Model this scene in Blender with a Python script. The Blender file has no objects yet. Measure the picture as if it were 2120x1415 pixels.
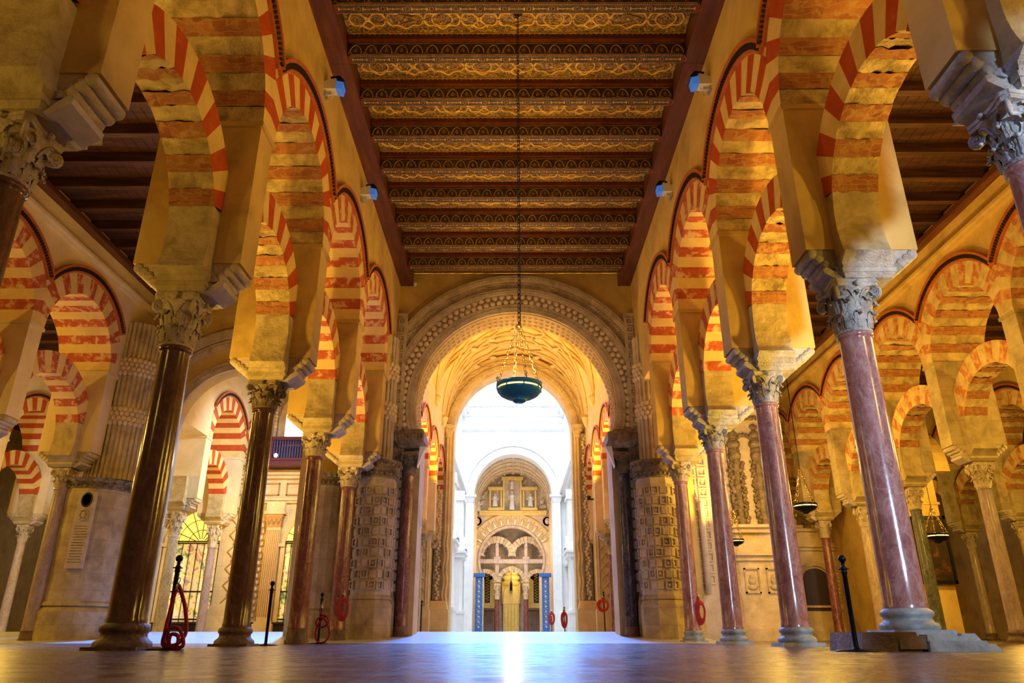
import bpy, math, random
from mathutils import Vector, Matrix
random.seed(7)
PI = math.pi
C = bpy.context.scene.collection
SC = bpy.context.scene

# ------------------------------------------------------------------ camera
FPX, PITCH, YAW, CAMZ = 1525.8, 0.3813, -0.0026, 0.1212
cam_d = bpy.data.cameras.new('camera'); cam = bpy.data.objects.new('camera', cam_d); C.objects.link(cam)
cam.location = (0, 0, CAMZ); cam.rotation_euler = (PI / 2 + PITCH, 0, -YAW)
cam_d.sensor_width = 36.0; cam_d.lens = FPX * 36.0 / 2120.0; cam_d.clip_end = 300; cam_d.clip_start = 0.02
SC.camera = cam
SC.view_settings.view_transform = 'Standard'; SC.view_settings.look = 'None'
SC.view_settings.gamma = 1.0; SC.view_settings.exposure = 0.0
try: SC.view_settings.use_curve_mapping = False
except Exception: pass

def at(x, y, Y):
    """photo pixel -> point of the place lying at depth Y"""
    a = (x - 1060) / FPX; b = (707.5 - y) / FPX
    X = a; Yd = math.cos(PITCH) - math.sin(PITCH) * b; Z = math.sin(PITCH) + math.cos(PITCH) * b
    c, s = math.cos(-YAW), math.sin(-YAW); X, Yd = c * X - s * Yd, s * X + c * Yd
    t = Y / Yd
    return (X * t, Y, Z * t + CAMZ)

# ------------------------------------------------------------------ world + lights
w = bpy.data.worlds.new('hall_ambient'); SC.world = w; w.use_nodes = True
w.node_tree.nodes['Background'].inputs[0].default_value = (1.0, 0.52, 0.22, 1)
w.node_tree.nodes['Background'].inputs[1].default_value = 0.12
WARM = (1.0, 0.59, 0.09); AMBER = (1.0, 0.56, 0.06); DAY = (0.66, 0.83, 1.0); SOFT = (1.0, 0.68, 0.40)
def lamp(kind, loc, energy, col, target=None, size=0.1, angle=120, blend=1.0, sy=None):
    d = bpy.data.lights.new(kind.lower() + '_light', kind); d.energy = energy; d.color = col
    if kind == 'SPOT': d.spot_size = math.radians(angle); d.spot_blend = blend; d.shadow_soft_size = size
    elif kind == 'POINT': d.shadow_soft_size = size
    elif kind == 'AREA':
        d.size = size
        if sy: d.shape = 'RECTANGLE'; d.size_y = sy
    o = bpy.data.objects.new(kind.lower() + '_light', d); C.objects.link(o); o.location = loc
    if target is not None:
        o.rotation_euler = (Vector(target) - Vector(loc)).to_track_quat('-Z', 'Y').to_euler()
    return o
YL = [7.76 + 3.093 * k for k in range(-2, 9)]      # left arcade bays, index 2 = first column in view
YR = [7.45 + 3.0 * k for k in range(-2, 10)]
# warm uplights standing in the aisles, throwing light up through the arches
for k in range(7):
    y = (YL[k] + YL[k + 1]) / 2
    if y < 18: lamp('SPOT', (-4.9, y, 2.6), 400 if y > 7 else 80, WARM, (-3.7, y + .2, 7), .12, 140); lamp('SPOT', (-4.75, YL[k], 4.3), 70 if k > 1 else 25, WARM, (-3.9, YL[k], 8.5), .12, 150)
    y = (YR[k] + YR[k + 1]) / 2
    if y < 18: lamp('SPOT', (5.0, y, 2.6), 480 if y > 7 else 130, WARM, (3.8, y + .2, 7), .12, 140); lamp('SPOT', (4.85, YR[k], 4.3), 150, WARM, (4.0, YR[k], 8.5), .12, 150)
# nave: upward spots, one at the hanging lamp, others added to light the ceiling
for y, e in ((-1.5, 260), (3.5, 300), (9.1, 320), (14.6, 260)): lamp('SPOT', (.07, y, 3.3), e, (1.0, .57, .14), (.07, y + .3, 9), .12, 165)
# aisles
for y in (2.0, 8.5, 14.5): lamp('POINT', (7.1, y, 4.2), 330, WARM, size=.15); lamp('POINT', (-7.1, y, 4.2), 70, WARM, size=.15)
for y in (9, 15, 21): lamp('POINT', (13.8, y, 4.5), 520, WARM, size=.15); lamp('POINT', (-13.8, y, 4.5), 330, WARM, size=.15)
for y in (18.8, 21.6): lamp('POINT', (7.3, y, 4.6), 300, WARM, size=.15)
for y in (27, 31): lamp('POINT', (13.0, y, 4.6), 260, WARM, size=.15)
lamp('POINT', (-6.8, 23.4, 5.2), 240, WARM, size=.15); lamp('POINT', (-9.0, 25.4, 3.6), 80, WARM, size=.15)
lamp('SPOT', (-5.0, 21.5, 7.0), 2600, DAY, (-10.4, 25.5, 4.6), .3, 70)
# vaulted bay
for y in (21.5, 25.5, 30.0): lamp('SPOT', (-2.9, y, 5.6), 1000, AMBER, (0.6, y + .5, 12.5), .12, 140); lamp('SPOT', (3.0, y, 5.6), 1000, AMBER, (-.5, y + .5, 12.5), .12, 140)
lamp('POINT', (0.05, 29, 6.5), 140, SOFT, size=.2)
# daylight falling into the crossing
lamp('AREA', (0, 44, 21.5), 3800, (.82, .91, 1.0), (0, 44, 0), 7.0, sy=14)
lamp('AREA', (0, 36.2, 15.0), 600, DAY, (0, 50, 8), 5.0, sy=4)
lamp('POINT', (-.07, 57.5, 6.5), 420, SOFT, size=.3); lamp('POINT', (-.07, 62.0, 4.6), 60, (1, .75, .3), size=.2)
lamp('SPOT', (0, 33.2, 12.0), 62000, (.05, .30, 1.0), (0, 15.0, 0), 2.5, 34)
lamp('SPOT', (-7, 26.4, 9.5), 28000, (.06, .32, 1.0), (-7.3, 15.5, 0), .3, 40)
# cool daylight from a door behind, on the right, and the wall spotlights with blue filters
lamp('SPOT', (4.9, -4.5, 2.3), 6500, (.55, .72, 1.0), (4.1, 8, 2.8), .35, 34)
for y in (3.6, 9.85, 13.0):
    lamp('SPOT', (-2.7, y, 8.5), 700, (.22, .42, 1.0), (3.9, y + .6, .4), .08, 50); lamp('SPOT', (2.8, y, 8.5), 160, (.25, .45, 1.0), (-3.7, y + 2.5, .4), .08, 50)
lamp('SPOT', (.3, -4.5, 1.4), 900, (.50, .70, 1.0), (.1, 14, 4.2), .3, 26)  # added cool spot aimed down the nave to turn the dish lamp blue
lamp('SPOT', (-12.2, 13.0, 6.5), 2200, DAY, (-17, 21, 4.6), .3, 60)
lamp('POINT', (-20.5, 16, 4.5), 300, WARM, size=.15)


# ------------------------------------------------------------------ materials
def nodes_of(name):
    m = bpy.data.materials.new(name); m.use_nodes = True
    nt = m.node_tree; b = nt.nodes['Principled BSDF']
    return m, nt, b
def pos(nt, scale=(1, 1, 1), obj=False):
    if obj:
        g = nt.nodes.new('ShaderNodeTexCoord'); src = g.outputs['Object']
    else:
        g = nt.nodes.new('ShaderNodeNewGeometry'); src = g.outputs['Position']
    mp = nt.nodes.new('ShaderNodeMapping'); mp.inputs['Scale'].default_value = scale
    nt.links.new(src, mp.inputs['Vector']); return mp.outputs[0]
def ramp(nt, fac, stops):
    r = nt.nodes.new('ShaderNodeValToRGB'); cr = r.color_ramp
    while len(cr.elements) < len(stops): cr.elements.new(0.5)
    for e, (p, c) in zip(cr.elements, stops): e.position = p; e.color = (c[0], c[1], c[2], 1)
    nt.links.new(fac, r.inputs[0]); return r.outputs[0]
def noise(nt, v, scale, detail=6, dist=0.0, rough=.6):
    n = nt.nodes.new('ShaderNodeTexNoise'); n.inputs['Scale'].default_value = scale
    n.inputs['Detail'].default_value = detail; n.inputs['Distortion'].default_value = dist; n.inputs['Roughness'].default_value = rough
    nt.links.new(v, n.inputs['Vector']); return n.outputs[0]
def mixc(nt, fac, a, b, mode='MIX'):
    m = nt.nodes.new('ShaderNodeMixRGB'); m.blend_type = mode
    for i, v in ((0, fac), (1, a), (2, b)):
        if hasattr(v, 'links') or hasattr(v, 'is_linked'): nt.links.new(v, m.inputs[i])
        elif i == 0: m.inputs[0].default_value = v
        else: m.inputs[i].default_value = (v[0], v[1], v[2], 1)
    return m.outputs[0]
def bump(nt, b, h, strength, dist=0.02, prev=None):
    n = nt.nodes.new('ShaderNodeBump'); n.inputs['Strength'].default_value = strength; n.inputs['Distance'].default_value = dist
    nt.links.new(h, n.inputs['Height'])
    if prev is not None: nt.links.new(prev, n.inputs['Normal'])
    nt.links.new(n.outputs[0], b.inputs['Normal']); return n.outputs[0]
def courses(nt, w_, h, joint):
    g = nt.nodes.new('ShaderNodeNewGeometry'); sp = nt.nodes.new('ShaderNodeSeparateXYZ'); nt.links.new(g.outputs['Position'], sp.inputs[0])
    ad = nt.nodes.new('ShaderNodeMath'); ad.operation = 'ADD'; nt.links.new(sp.outputs[0], ad.inputs[0]); nt.links.new(sp.outputs[1], ad.inputs[1])
    cb = nt.nodes.new('ShaderNodeCombineXYZ'); nt.links.new(ad.outputs[0], cb.inputs[0]); nt.links.new(sp.outputs[2], cb.inputs[1])
    br = nt.nodes.new('ShaderNodeTexBrick'); nt.links.new(cb.outputs[0], br.inputs['Vector']); br.inputs['Scale'].default_value = 1
    br.inputs['Brick Width'].default_value = w_; br.inputs['Row Height'].default_value = h; br.inputs['Mortar Size'].default_value = joint; br.inputs['Mortar Smooth'].default_value = .3
    br.inputs['Color1'].default_value = (.88, .88, .88, 1); br.inputs['Color2'].default_value = (1, 1, 1, 1); br.inputs['Mortar'].default_value = (.72, .68, .62, 1)
    return br
def stone(name, stops, scale=2.0, rough=.75, bs=.3, bscale=25, dist=.02, obj=False, aniso=(1, 1, 1), det=8, course=None):
    m, nt, b = nodes_of(name); v = pos(nt, aniso, obj)
    col = ramp(nt, noise(nt, v, scale, det, .4), stops)
    if course: col = mixc(nt, 1.0, col, courses(nt, *course).outputs[0], 'MULTIPLY')
    nt.links.new(col, b.inputs['Base Color'])
    b.inputs['Roughness'].default_value = rough
    if bs: bump(nt, b, noise(nt, v, bscale, 5), bs, dist)
    return m
def marble(name, stops, vein, vcol, rough=.16, scale=3.0, vs=3.2, obj=True, amt=.5):
    m, nt, b = nodes_of(name); v = pos(nt, (1, 1, .55), obj)
    base = ramp(nt, noise(nt, v, scale, 10, 1.2, .65), stops)
    n2 = noise(nt, v, vs, 8, 1.8, .6)
    vm = ramp(nt, n2, [(.5 - vein, (0, 0, 0)), (.5, (amt, amt, amt)), (.5 + vein, (0, 0, 0))])
    sp = noise(nt, v, 16, 9, .8, .75)
    spm = ramp(nt, sp, [(.50, (0, 0, 0)), (.68, (.55, .55, .55))])
    c = mixc(nt, vm, base, vcol); c = mixc(nt, spm, c, vcol)
    nt.links.new(c, b.inputs['Base Color']); b.inputs['Roughness'].default_value = rough
    b.inputs['Coat Weight'].default_value = .35; b.inputs['Coat Roughness'].default_value = .16
    bump(nt, b, noise(nt, v, 9, 6), .12, .02)
    return m
def plain(name, col, rough=.5, metal=0, emit=None, es=0):
    m, nt, b = nodes_of(name); b.inputs['Base Color'].default_value = (*col, 1); b.inputs['Roughness'].default_value = rough
    b.inputs['Metallic'].default_value = metal
    if emit: b.inputs['Emission Color'].default_value = (*emit, 1); b.inputs['Emission Strength'].default_value = es
    return m
def bricky(name, c1, c2, mort, scale=1.0, bs=.8):
    m, nt, b = nodes_of(name)
    g = nt.nodes.new('ShaderNodeNewGeometry'); sp = nt.nodes.new('ShaderNodeSeparateXYZ'); nt.links.new(g.outputs['Position'], sp.inputs[0])
    ad = nt.nodes.new('ShaderNodeMath'); ad.operation = 'MULTIPLY_ADD'; ad.inputs[1].default_value = .35
    nt.links.new(sp.outputs[1], ad.inputs[0]); nt.links.new(sp.outputs[2], ad.inputs[2])
    cb = nt.nodes.new('ShaderNodeCombineXYZ'); nt.links.new(sp.outputs[0], cb.inputs[0]); nt.links.new(ad.outputs[0], cb.inputs[1])
    br = nt.nodes.new('ShaderNodeTexBrick'); nt.links.new(cb.outputs[0], br.inputs['Vector'])
    br.inputs['Scale'].default_value = scale; br.inputs['Brick Width'].default_value = .24; br.inputs['Row Height'].default_value = .036
    br.inputs['Mortar Size'].default_value = .0035; br.inputs['Mortar Smooth'].default_value = .4
    br.inputs['Color1'].default_value = (*c1, 1); br.inputs['Color2'].default_value = (*c2, 1); br.inputs['Mortar'].default_value = (*mort, 1)
    v = pos(nt); n = noise(nt, v, 9, 8, .3)
    c = mixc(nt, ramp(nt, n, [(.50, (0, 0, 0)), (.62, (.75, .75, .75))]), br.outputs[0], (.50, .27, .09))
    nt.links.new(c, b.inputs['Base Color']); b.inputs['Roughness'].default_value = .85
    bump(nt, b, noise(nt, v, 16, 8), bs, .03)
    return m

M = {}
M['plaster'] = stone('ochre_plaster', [(.3, (.42, .27, .075)), (.5, (.60, .41, .125)), (.7, (.70, .50, .17))], 1.3, .8, .15, 30)
M['plaster2'] = stone('cream_plaster', [(.3, (.62, .47, .25)), (.55, (.74, .59, .34)), (.75, (.80, .66, .42))], 1.2, .75, .12, 30)
M['ashlar'] = stone('weathered_ashlar', [(.3, (.30, .23, .12)), (.5, (.50, .39, .21)), (.7, (.64, .52, .30))], 2.6, .85, .5, 22, .03, course=(.62, .36, .006))
M['rubble'] = stone('eroded_stone_courses', [(.3, (.26, .17, .06)), (.5, (.55, .40, .16)), (.7, (.78, .60, .28))], 4.0, .9, 1.0, 14, .05)
M['oldstone'] = stone('aged_cream_voussoir', [(.3, (.40, .29, .12)), (.5, (.66, .48, .20)), (.7, (.80, .62, .30))], 3.5, .85, .6, 18)
M['oldred'] = stone('faded_orange_voussoir', [(.3, (.40, .13, .04)), (.48, (.54, .21, .07)), (.58, (.66, .40, .16)), (.75, (.72, .52, .24))], 6.0, .85, .6, 18)
M['vstone'] = stone('cream_voussoir', [(.3, (.64, .44, .15)), (.55, (.76, .55, .21)), (.8, (.83, .64, .30))], 2.0, .7, .15, 30)
M['vred'] = stone('red_voussoir', [(.3, (.40, .048, .006)), (.6, (.50, .075, .01)), (.85, (.56, .15, .04))], 5.0, .7, .15, 30)
M['vred_worn'] = stone('worn_red_voussoir', [(.3, (.36, .055, .02)), (.52, (.52, .11, .035)), (.6, (.66, .42, .22)), (.8, (.72, .50, .28))], 6.0, .8, .3, 25)
M['brick'] = bricky('eroded_brick', (.30, .085, .025), (.44, .17, .05), (.42, .24, .09))
M['foot'] = stone('hewn_olive_stone', [(.3, (.30, .22, .10)), (.5, (.48, .37, .18)), (.7, (.60, .48, .26))], 3.5, .85, .55, 11, .04)
M['vault'] = stone('yellow_vault_plaster', [(.3, (.66, .46, .15)), (.6, (.80, .60, .24))], 1.5, .7, .1, 20)
M['moulding'] = stone('painted_red_moulding', [(.3, (.40, .09, .02)), (.6, (.52, .14, .03)), (.8, (.58, .2, .06))], 5, .6, .2, 30)
M['dark'] = plain('brown_black', (.02, .012, .008), .8)  # near-black brown for the moulding dentils and choir plinth
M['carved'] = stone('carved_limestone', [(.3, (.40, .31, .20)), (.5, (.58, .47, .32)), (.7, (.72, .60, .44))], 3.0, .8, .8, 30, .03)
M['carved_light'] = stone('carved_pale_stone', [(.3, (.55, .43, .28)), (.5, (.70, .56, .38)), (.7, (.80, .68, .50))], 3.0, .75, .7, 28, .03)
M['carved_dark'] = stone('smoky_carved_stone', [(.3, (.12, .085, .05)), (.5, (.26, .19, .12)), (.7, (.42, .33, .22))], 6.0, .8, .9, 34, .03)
M['gray_capital'] = stone('grey_carved_marble', [(.3, (.22, .21, .19)), (.5, (.42, .40, .37)), (.7, (.60, .57, .52))], 6.0, .55, .8, 34, .03)
M['white_stone'] = stone('white_limestone', [(.3, (.74, .74, .74)), (.7, (.86, .86, .86))], 2.0, .6, .25, 14)
M['lilac_stone'] = stone('pale_lilac_impost', [(.3, (.36, .29, .26)), (.5, (.50, .42, .38)), (.7, (.62, .54, .49))], 3, .6, .3, 20)
M['mar_red'] = marble('red_marble', [(.3, (.10, .022, .022)), (.5, (.20, .055, .05)), (.7, (.32, .12, .10))], .02, (.42, .24, .21), .2, 5)
M['mar_pink'] = marble('pink_marble', [(.3, (.20, .07, .065)), (.5, (.34, .145, .13)), (.7, (.46, .25, .23))], .02, (.55, .40, .38), .2, 5)
M['mar_lilac'] = marble('lilac_grey_marble', [(.3, (.22, .15, .16)), (.5, (.34, .25, .27)), (.7, (.44, .35, .37))], .02, (.5, .42, .44), .3, 4)
M['mar_brown'] = marble('brown_marble', [(.3, (.045, .016, .01)), (.5, (.10, .04, .022)), (.7, (.18, .08, .045))], .012, (.20, .11, .07), .17, 5, amt=.35)
M['mar_blue'] = marble('black_blue_marble', [(.3, (.01, .01, .022)), (.5, (.03, .03, .055)), (.7, (.07, .07, .11))], .012, (.22, .22, .28), .16)
M['mar_gray'] = marble('grey_veined_marble', [(.3, (.36, .33, .30)), (.5, (.52, .48, .43)), (.7, (.62, .58, .52))], .04, (.18, .16, .17), .2)
M['mar_green'] = marble('dark_green_marble', [(.3, (.05, .055, .045)), (.5, (.10, .11, .09)), (.7, (.17, .17, .14))], .02, (.3, .3, .25), .18)
M['mar_buff'] = marble('buff_marble', [(.3, (.40, .30, .22)), (.5, (.54, .42, .32)), (.7, (.64, .52, .42))], .03, (.3, .2, .16), .2)
M['base_dark'] = stone('dark_base_stone', [(.3, (.06, .035, .025)), (.5, (.14, .08, .05)), (.7, (.24, .15, .10))], 5, .45, .6, 26)
M['base_gray'] = stone('blue_grey_base_marble', [(.3, (.14, .19, .22)), (.5, (.28, .35, .38)), (.7, (.45, .48, .48))], 4, .35, .6, 22)
M['wood'] = stone('reddish_dark_wood', [(.3, (.055, .014, .006)), (.5, (.11, .03, .012)), (.7, (.17, .055, .022))], 3, .45, .2, 30, .01, aniso=(3, .35, 3))
M['wood_x'] = stone('dark_joist_wood', [(.3, (.022, .008, .004)), (.5, (.06, .021, .009)), (.7, (.12, .045, .018))], 3, .5, .25, 30, .01, aniso=(.35, 4, 4))
M['wood_board'] = stone('dark_painted_board', [(.3, (.025, .015, .008)), (.5, (.06, .035, .014)), (.7, (.13, .085, .03))], 9, .55, .5, 40)
M['gilt'] = stone('worn_gilt_relief', [(.3, (.40, .23, .04)), (.5, (.70, .44, .09)), (.7, (.90, .62, .16))], 12, .45, .4, 40)
M['gilt_dim'] = stone('ochre_painted_vine', [(.3, (.26, .13, .04)), (.6, (.50, .27, .08)), (.8, (.62, .38, .12))], 12, .6, .2, 40)
M['redpaint'] = plain('red_painted_line', (.16, .014, .008), .6)
def arabesque():
    m, nt, b = nodes_of('gilded_arabesque_ground'); v0 = pos(nt, (1, 1, 1), True)
    nz = nt.nodes.new('ShaderNodeTexNoise'); nz.inputs['Scale'].default_value = 7; nt.links.new(v0, nz.inputs['Vector'])
    va = nt.nodes.new('ShaderNodeVectorMath'); va.operation = 'MULTIPLY_ADD'; va.inputs[1].default_value = (.22, .22, .0); nt.links.new(nz.outputs['Color'], va.inputs[0]); nt.links.new(v0, va.inputs[2]); v = va.outputs[0]
    vo = nt.nodes.new('ShaderNodeTexVoronoi'); vo.feature = 'DISTANCE_TO_EDGE'; vo.inputs['Scale'].default_value = 13; nt.links.new(v, vo.inputs['Vector'])
    vo2 = nt.nodes.new('ShaderNodeTexVoronoi'); vo2.feature = 'DISTANCE_TO_EDGE'; vo2.inputs['Scale'].default_value = 30; nt.links.new(v, vo2.inputs['Vector'])
    l1 = ramp(nt, vo.outputs[0], [(.03, (1, 1, 1)), (.08, (0, 0, 0))]); l2 = ramp(nt, vo2.outputs[0], [(.05, (.6, .6, .6)), (.14, (0, 0, 0))])
    base = ramp(nt, noise(nt, v, 9, 6), [(.35, (.035, .022, .006)), (.6, (.10, .062, .015)), (.8, (.06, .015, .008))])
    c = mixc(nt, l2, base, (.26, .16, .035)); c = mixc(nt, l1, c, (.46, .28, .06)); nt.links.new(c, b.inputs['Base Color']); b.inputs['Roughness'].default_value = .5
    bump(nt, b, vo.outputs[0], .5, .02); return m
M['arabesque'] = arabesque()
def stained():
    m, nt, b = nodes_of('lit_stained_glass'); v = pos(nt, (1, 1, 1))
    vo = nt.nodes.new('ShaderNodeTexVoronoi'); vo.inputs['Scale'].default_value = 5; nt.links.new(v, vo.inputs['Vector'])
    c = ramp(nt, noise(nt, v, 3.2, 4, .8), [(.36, (.10, .22, .10)), (.46, (1, .72, .2)), (.55, (1, .85, .45)), (.62, (.75, .30, .12)), (.7, (.25, .35, .45))])
    nt.links.new(c, b.inputs['Base Color']); nt.links.new(c, b.inputs['Emission Color']); b.inputs['Emission Strength'].default_value = .5; return m
M['stained'] = stained()
M['iron'] = plain('black_iron', (.012, .012, .014), .35, .6)
M['dish'] = plain('dark_blue_lamp_metal', (.03, .24, .46), .3, .2)
M['gold'] = plain('polished_brass', (.75, .50, .16), .22, 1)
M['lampglow'] = plain('lit_lamp_ring', (1, .8, .4), .5, 0, (1, .75, .3), 1.6)
M['rope'] = stone('red_rope', [(.3, (.28, .004, .008)), (.7, (.45, .012, .016))], 40, .7, .5, 90, obj=True)
M['steel'] = plain('brushed_steel', (.55, .55, .58), .3, 1)
M['housing'] = plain('white_lamp_housing', (.75, .72, .68), .4)
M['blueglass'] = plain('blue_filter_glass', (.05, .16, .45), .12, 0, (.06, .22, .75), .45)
M['window_day'] = plain('daylit_window', (.9, .9, .9), .4, 0, (.9, .96, 1), 4)
M['window_warm'] = plain('lit_yellow_glass', (.9, .65, .15), .4, 0, (1, .66, .10), 1.6)
M['window_pale'] = plain('lit_pale_glass', (.9, .8, .5), .4, 0, (1, .85, .5), 1.6)
M['goldwall'] = stone('gilded_wall', [(.3, (.70, .48, .10)), (.7, (.85, .66, .22))], 4, .4, .4, 30)
M['bluewood'] = stone('blue_painted_pilaster', [(.3, (.015, .10, .38)), (.6, (.03, .17, .55)), (.8, (.45, .45, .62))], 16, .4, .3, 30)
M['balcony'] = plain('dark_violet_drapery', (.035, .02, .07), .5)
M['maroon'] = plain('maroon_wood', (.10, .02, .03), .5)
M['ochre_line'] = plain('ochre_brown_trim', (.42, .22, .07), .7)
M['warmstone'] = stone('warm_dressed_stone', [(.3, (.60, .44, .22)), (.7, (.76, .60, .34))], 2, .75, .3, 20, course=(.7, .4, .005))
M['painting'] = stone('dark_old_painting', [(.35, (.012, .008, .006)), (.55, (.035, .018, .012)), (.66, (.20, .06, .03)), (.75, (.03, .02, .02))], 2.2, .3, .1, 30)

def floor_mat():
    m, nt, b = nodes_of('polished_floor_slabs'); v = pos(nt)
    base = ramp(nt, noise(nt, v, 1.6, 9, .6), [(.3, (.085, .050, .042)), (.5, (.12, .073, .060)), (.7, (.16, .10, .085))])
    sm = noise(nt, pos(nt, (3.0, .6, 1)), 5, 7, .5)
    base = mixc(nt, ramp(nt, sm, [(.5, (0, 0, 0)), (.75, (.35, .35, .35))]), base, (.26, .19, .18))
    br = nt.nodes.new('ShaderNodeTexBrick'); br.offset = .5
    rot = nt.nodes.new('ShaderNodeMapping'); rot.inputs['Rotation'].default_value = (0, 0, PI / 2); rot.inputs['Location'].default_value = (.35, .47, 0)
    nt.links.new(v, rot.inputs[0]); nt.links.new(rot.outputs[0], br.inputs['Vector'])
    br.inputs['Scale'].default_value = 1; br.inputs['Brick Width'].default_value = 1.7; br.inputs['Row Height'].default_value = .93
    br.inputs['Mortar Size'].default_value = .004; br.inputs['Mortar Smooth'].default_value = .1
    c = mixc(nt, br.outputs['Fac'], base, (.36, .30, .27))
    nt.links.new(c, b.inputs['Base Color'])
    rr = ramp(nt, noise(nt, v, 3.5, 6), [(.35, (.20, .20, .20)), (.7, (.36, .36, .36))]); nt.links.new(rr, b.inputs['Roughness'])
    b.inputs['Specular IOR Level'].default_value = .42
    bump(nt, b, noise(nt, pos(nt, (1.2, 2.4, 1)), 2.6, 4), .10, .02)
    return m
M['floor'] = floor_mat()
M['floor2'] = marble('daylight_painted_floor_marble', [(.3, (.46, .52, .60)), (.5, (.56, .62, .70)), (.7, (.64, .70, .78))], .01, (.4, .45, .52), .42, obj=False)  # pale blue daylight on the rising floor is painted into this colour

# ------------------------------------------------------------------ mesh builder
class MB:
    def __init__(s): s.v = []; s.f = []; s.m = []; s.sm = []
    def add(s, vs, fs, m=0, smooth=False):
        o = len(s.v); s.v += [tuple(p) for p in vs]
        for f in fs: s.f.append([i + o for i in f]); s.m.append(m); s.sm.append(smooth)
    def box(s, x0, x1, y0, y1, z0, z1, m=0):
        s.add([(x0, y0, z0), (x1, y0, z0), (x1, y1, z0), (x0, y1, z0), (x0, y0, z1), (x1, y0, z1), (x1, y1, z1), (x0, y1, z1)],
              [(0, 3, 2, 1), (4, 5, 6, 7), (0, 1, 5, 4), (1, 2, 6, 5), (2, 3, 7, 6), (3, 0, 4, 7)], m)
    def bev(s, x0, x1, y0, y1, z0, z1, b=.01, m=0):
        s.frust((x0, x1, y0, y1), z0, (x0, x1, y0, y1), z1 - b, m); s.frust((x0, x1, y0, y1), z1 - b, (x0 + b, x1 - b, y0 + b, y1 - b), z1, m)
    def frust(s, a, za, b, zb, m=0):
        s.add([(a[0], a[2], za), (a[1], a[2], za), (a[1], a[3], za), (a[0], a[3], za), (b[0], b[2], zb), (b[1], b[2], zb), (b[1], b[3], zb), (b[0], b[3], zb)],
              [(0, 3, 2, 1), (4, 5, 6, 7), (0, 1, 5, 4), (1, 2, 6, 5), (2, 3, 7, 6), (3, 0, 4, 7)], m)
    def prism(s, poly, axis, a, b, m=0, smooth=False):
        n = len(poly)
        def p(q, t): return {'x': (t, q[0], q[1]), 'y': (q[0], t, q[1]), 'z': (q[0], q[1], t)}[axis]
        vs = [p(q, a) for q in poly] + [p(q, b) for q in poly]
        fs = [(i, (i + 1) % n, (i + 1) % n + n, i + n) for i in range(n)]
        s.add(vs, fs, m, smooth); s.add(vs, [tuple(range(n))[::-1], tuple(range(n, 2 * n))], m)
    def lathe(s, prof, seg=24, c=(0, 0, 0), m=0, smooth=True, a0=0.0, a1=2 * PI, tw=0):
        n = len(prof); full = abs(a1 - a0 - 2 * PI) < 1e-6; k = seg if full else seg + 1
        vs = []
        for i in range(k):
            a = a0 + (a1 - a0) * i / seg
            for (r, z) in prof: vs.append((c[0] + r * math.cos(a + tw * z), c[1] + r * math.sin(a + tw * z), c[2] + z))
        fs = []
        for i in range(seg):
            j = (i + 1) % k
            for q in range(n - 1): fs.append((i * n + q, j * n + q, j * n + q + 1, i * n + q + 1))
        s.add(vs, fs, m, smooth)
        if full:
            if prof[0][0] > 1e-4: s.add([vs[i * n] for i in range(k)], [tuple(range(k))[::-1]], m)
            if prof[-1][0] > 1e-4: s.add([vs[i * n + n - 1] for i in range(k)], [tuple(range(k))], m)
    def tube(s, pts, r, seg=6, m=0, closed=False, smooth=True):
        pts = [Vector(p) for p in pts]; n = len(pts); vs = []
        up = Vector((0, 0, 1)); prevn = None
        for i, p in enumerate(pts):
            d = (pts[(i + 1) % n] - pts[i - 1]) if closed else (pts[min(i + 1, n - 1)] - pts[max(i - 1, 0)])
            if d.length < 1e-9: d = Vector((0, 0, 1))
            d.normalize()
            nn = prevn if prevn is not None else (up if abs(d.z) < .9 else Vector((1, 0, 0)))
            nn = (nn - d * nn.dot(d))
            if nn.length < 1e-6: nn = d.orthogonal()
            nn.normalize(); bb = d.cross(nn); prevn = nn
            rr = r[i] if isinstance(r, (list, tuple)) else r
            for j in range(seg):
                a = 2 * PI * j / seg; vs.append(p + nn * math.cos(a) * rr + bb * math.sin(a) * rr)
        fs = []
        for i in range(n if closed else n - 1):
            i2 = (i + 1) % n
            for j in range(seg): fs.append((i * seg + j, i * seg + (j + 1) % seg, i2 * seg + (j + 1) % seg, i2 * seg + j))
        s.add(vs, fs, m, smooth)
        if not closed:
            s.add(vs[:seg], [tuple(range(seg))[::-1]], m); s.add(vs[-seg:], [tuple(range(seg))], m)
    def ball(s, c, r, m=0, seg=8, rings=6, sc=(1, 1, 1)):
        vs = []; fs = []
        for i in range(rings + 1):
            t = PI * i / rings
            for j in range(seg):
                a = 2 * PI * j / seg
                vs.append((c[0] + r * sc[0] * math.sin(t) * math.cos(a), c[1] + r * sc[1] * math.sin(t) * math.sin(a), c[2] + r * sc[2] * math.cos(t)))
        for i in range(rings):
            for j in range(seg): fs.append((i * seg + j, (i + 1) * seg + j, (i + 1) * seg + (j + 1) % seg, i * seg + (j + 1) % seg))
        s.add(vs, fs, m, True)
    # a solid arc block in the u-z plane (u = y when axis 'x', u = x when axis 'y'), extruded w0..w1 along the axis
    def arc(s, axis, uc, zc, r0, r1, a0, a1, w0, w1, m=0, min_=None, n=3, clip=None, nw=1, jit=0.0, ez=1.0, smooth=False, caps=True):
        def P(u, z, t): return (t, u, z) if axis == 'x' else (u, t, z)
        inn, out = [], []
        for i in range(n + 1):
            a = a0 + (a1 - a0) * i / n; ca, sa = math.cos(a), math.sin(a) * ez
            inn.append((uc + r0 * ca, zc + r0 * sa))
            k = r1
            if clip and abs(r1 * ca) > clip: k = clip / abs(ca)
            out.append((uc + k * ca, zc + k * sa))
        vs = [P(*p, w0) for p in inn] + [P(*p, w0) for p in out] + [P(*p, w1) for p in inn] + [P(*p, w1) for p in out]
        N = n + 1; F = []
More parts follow.
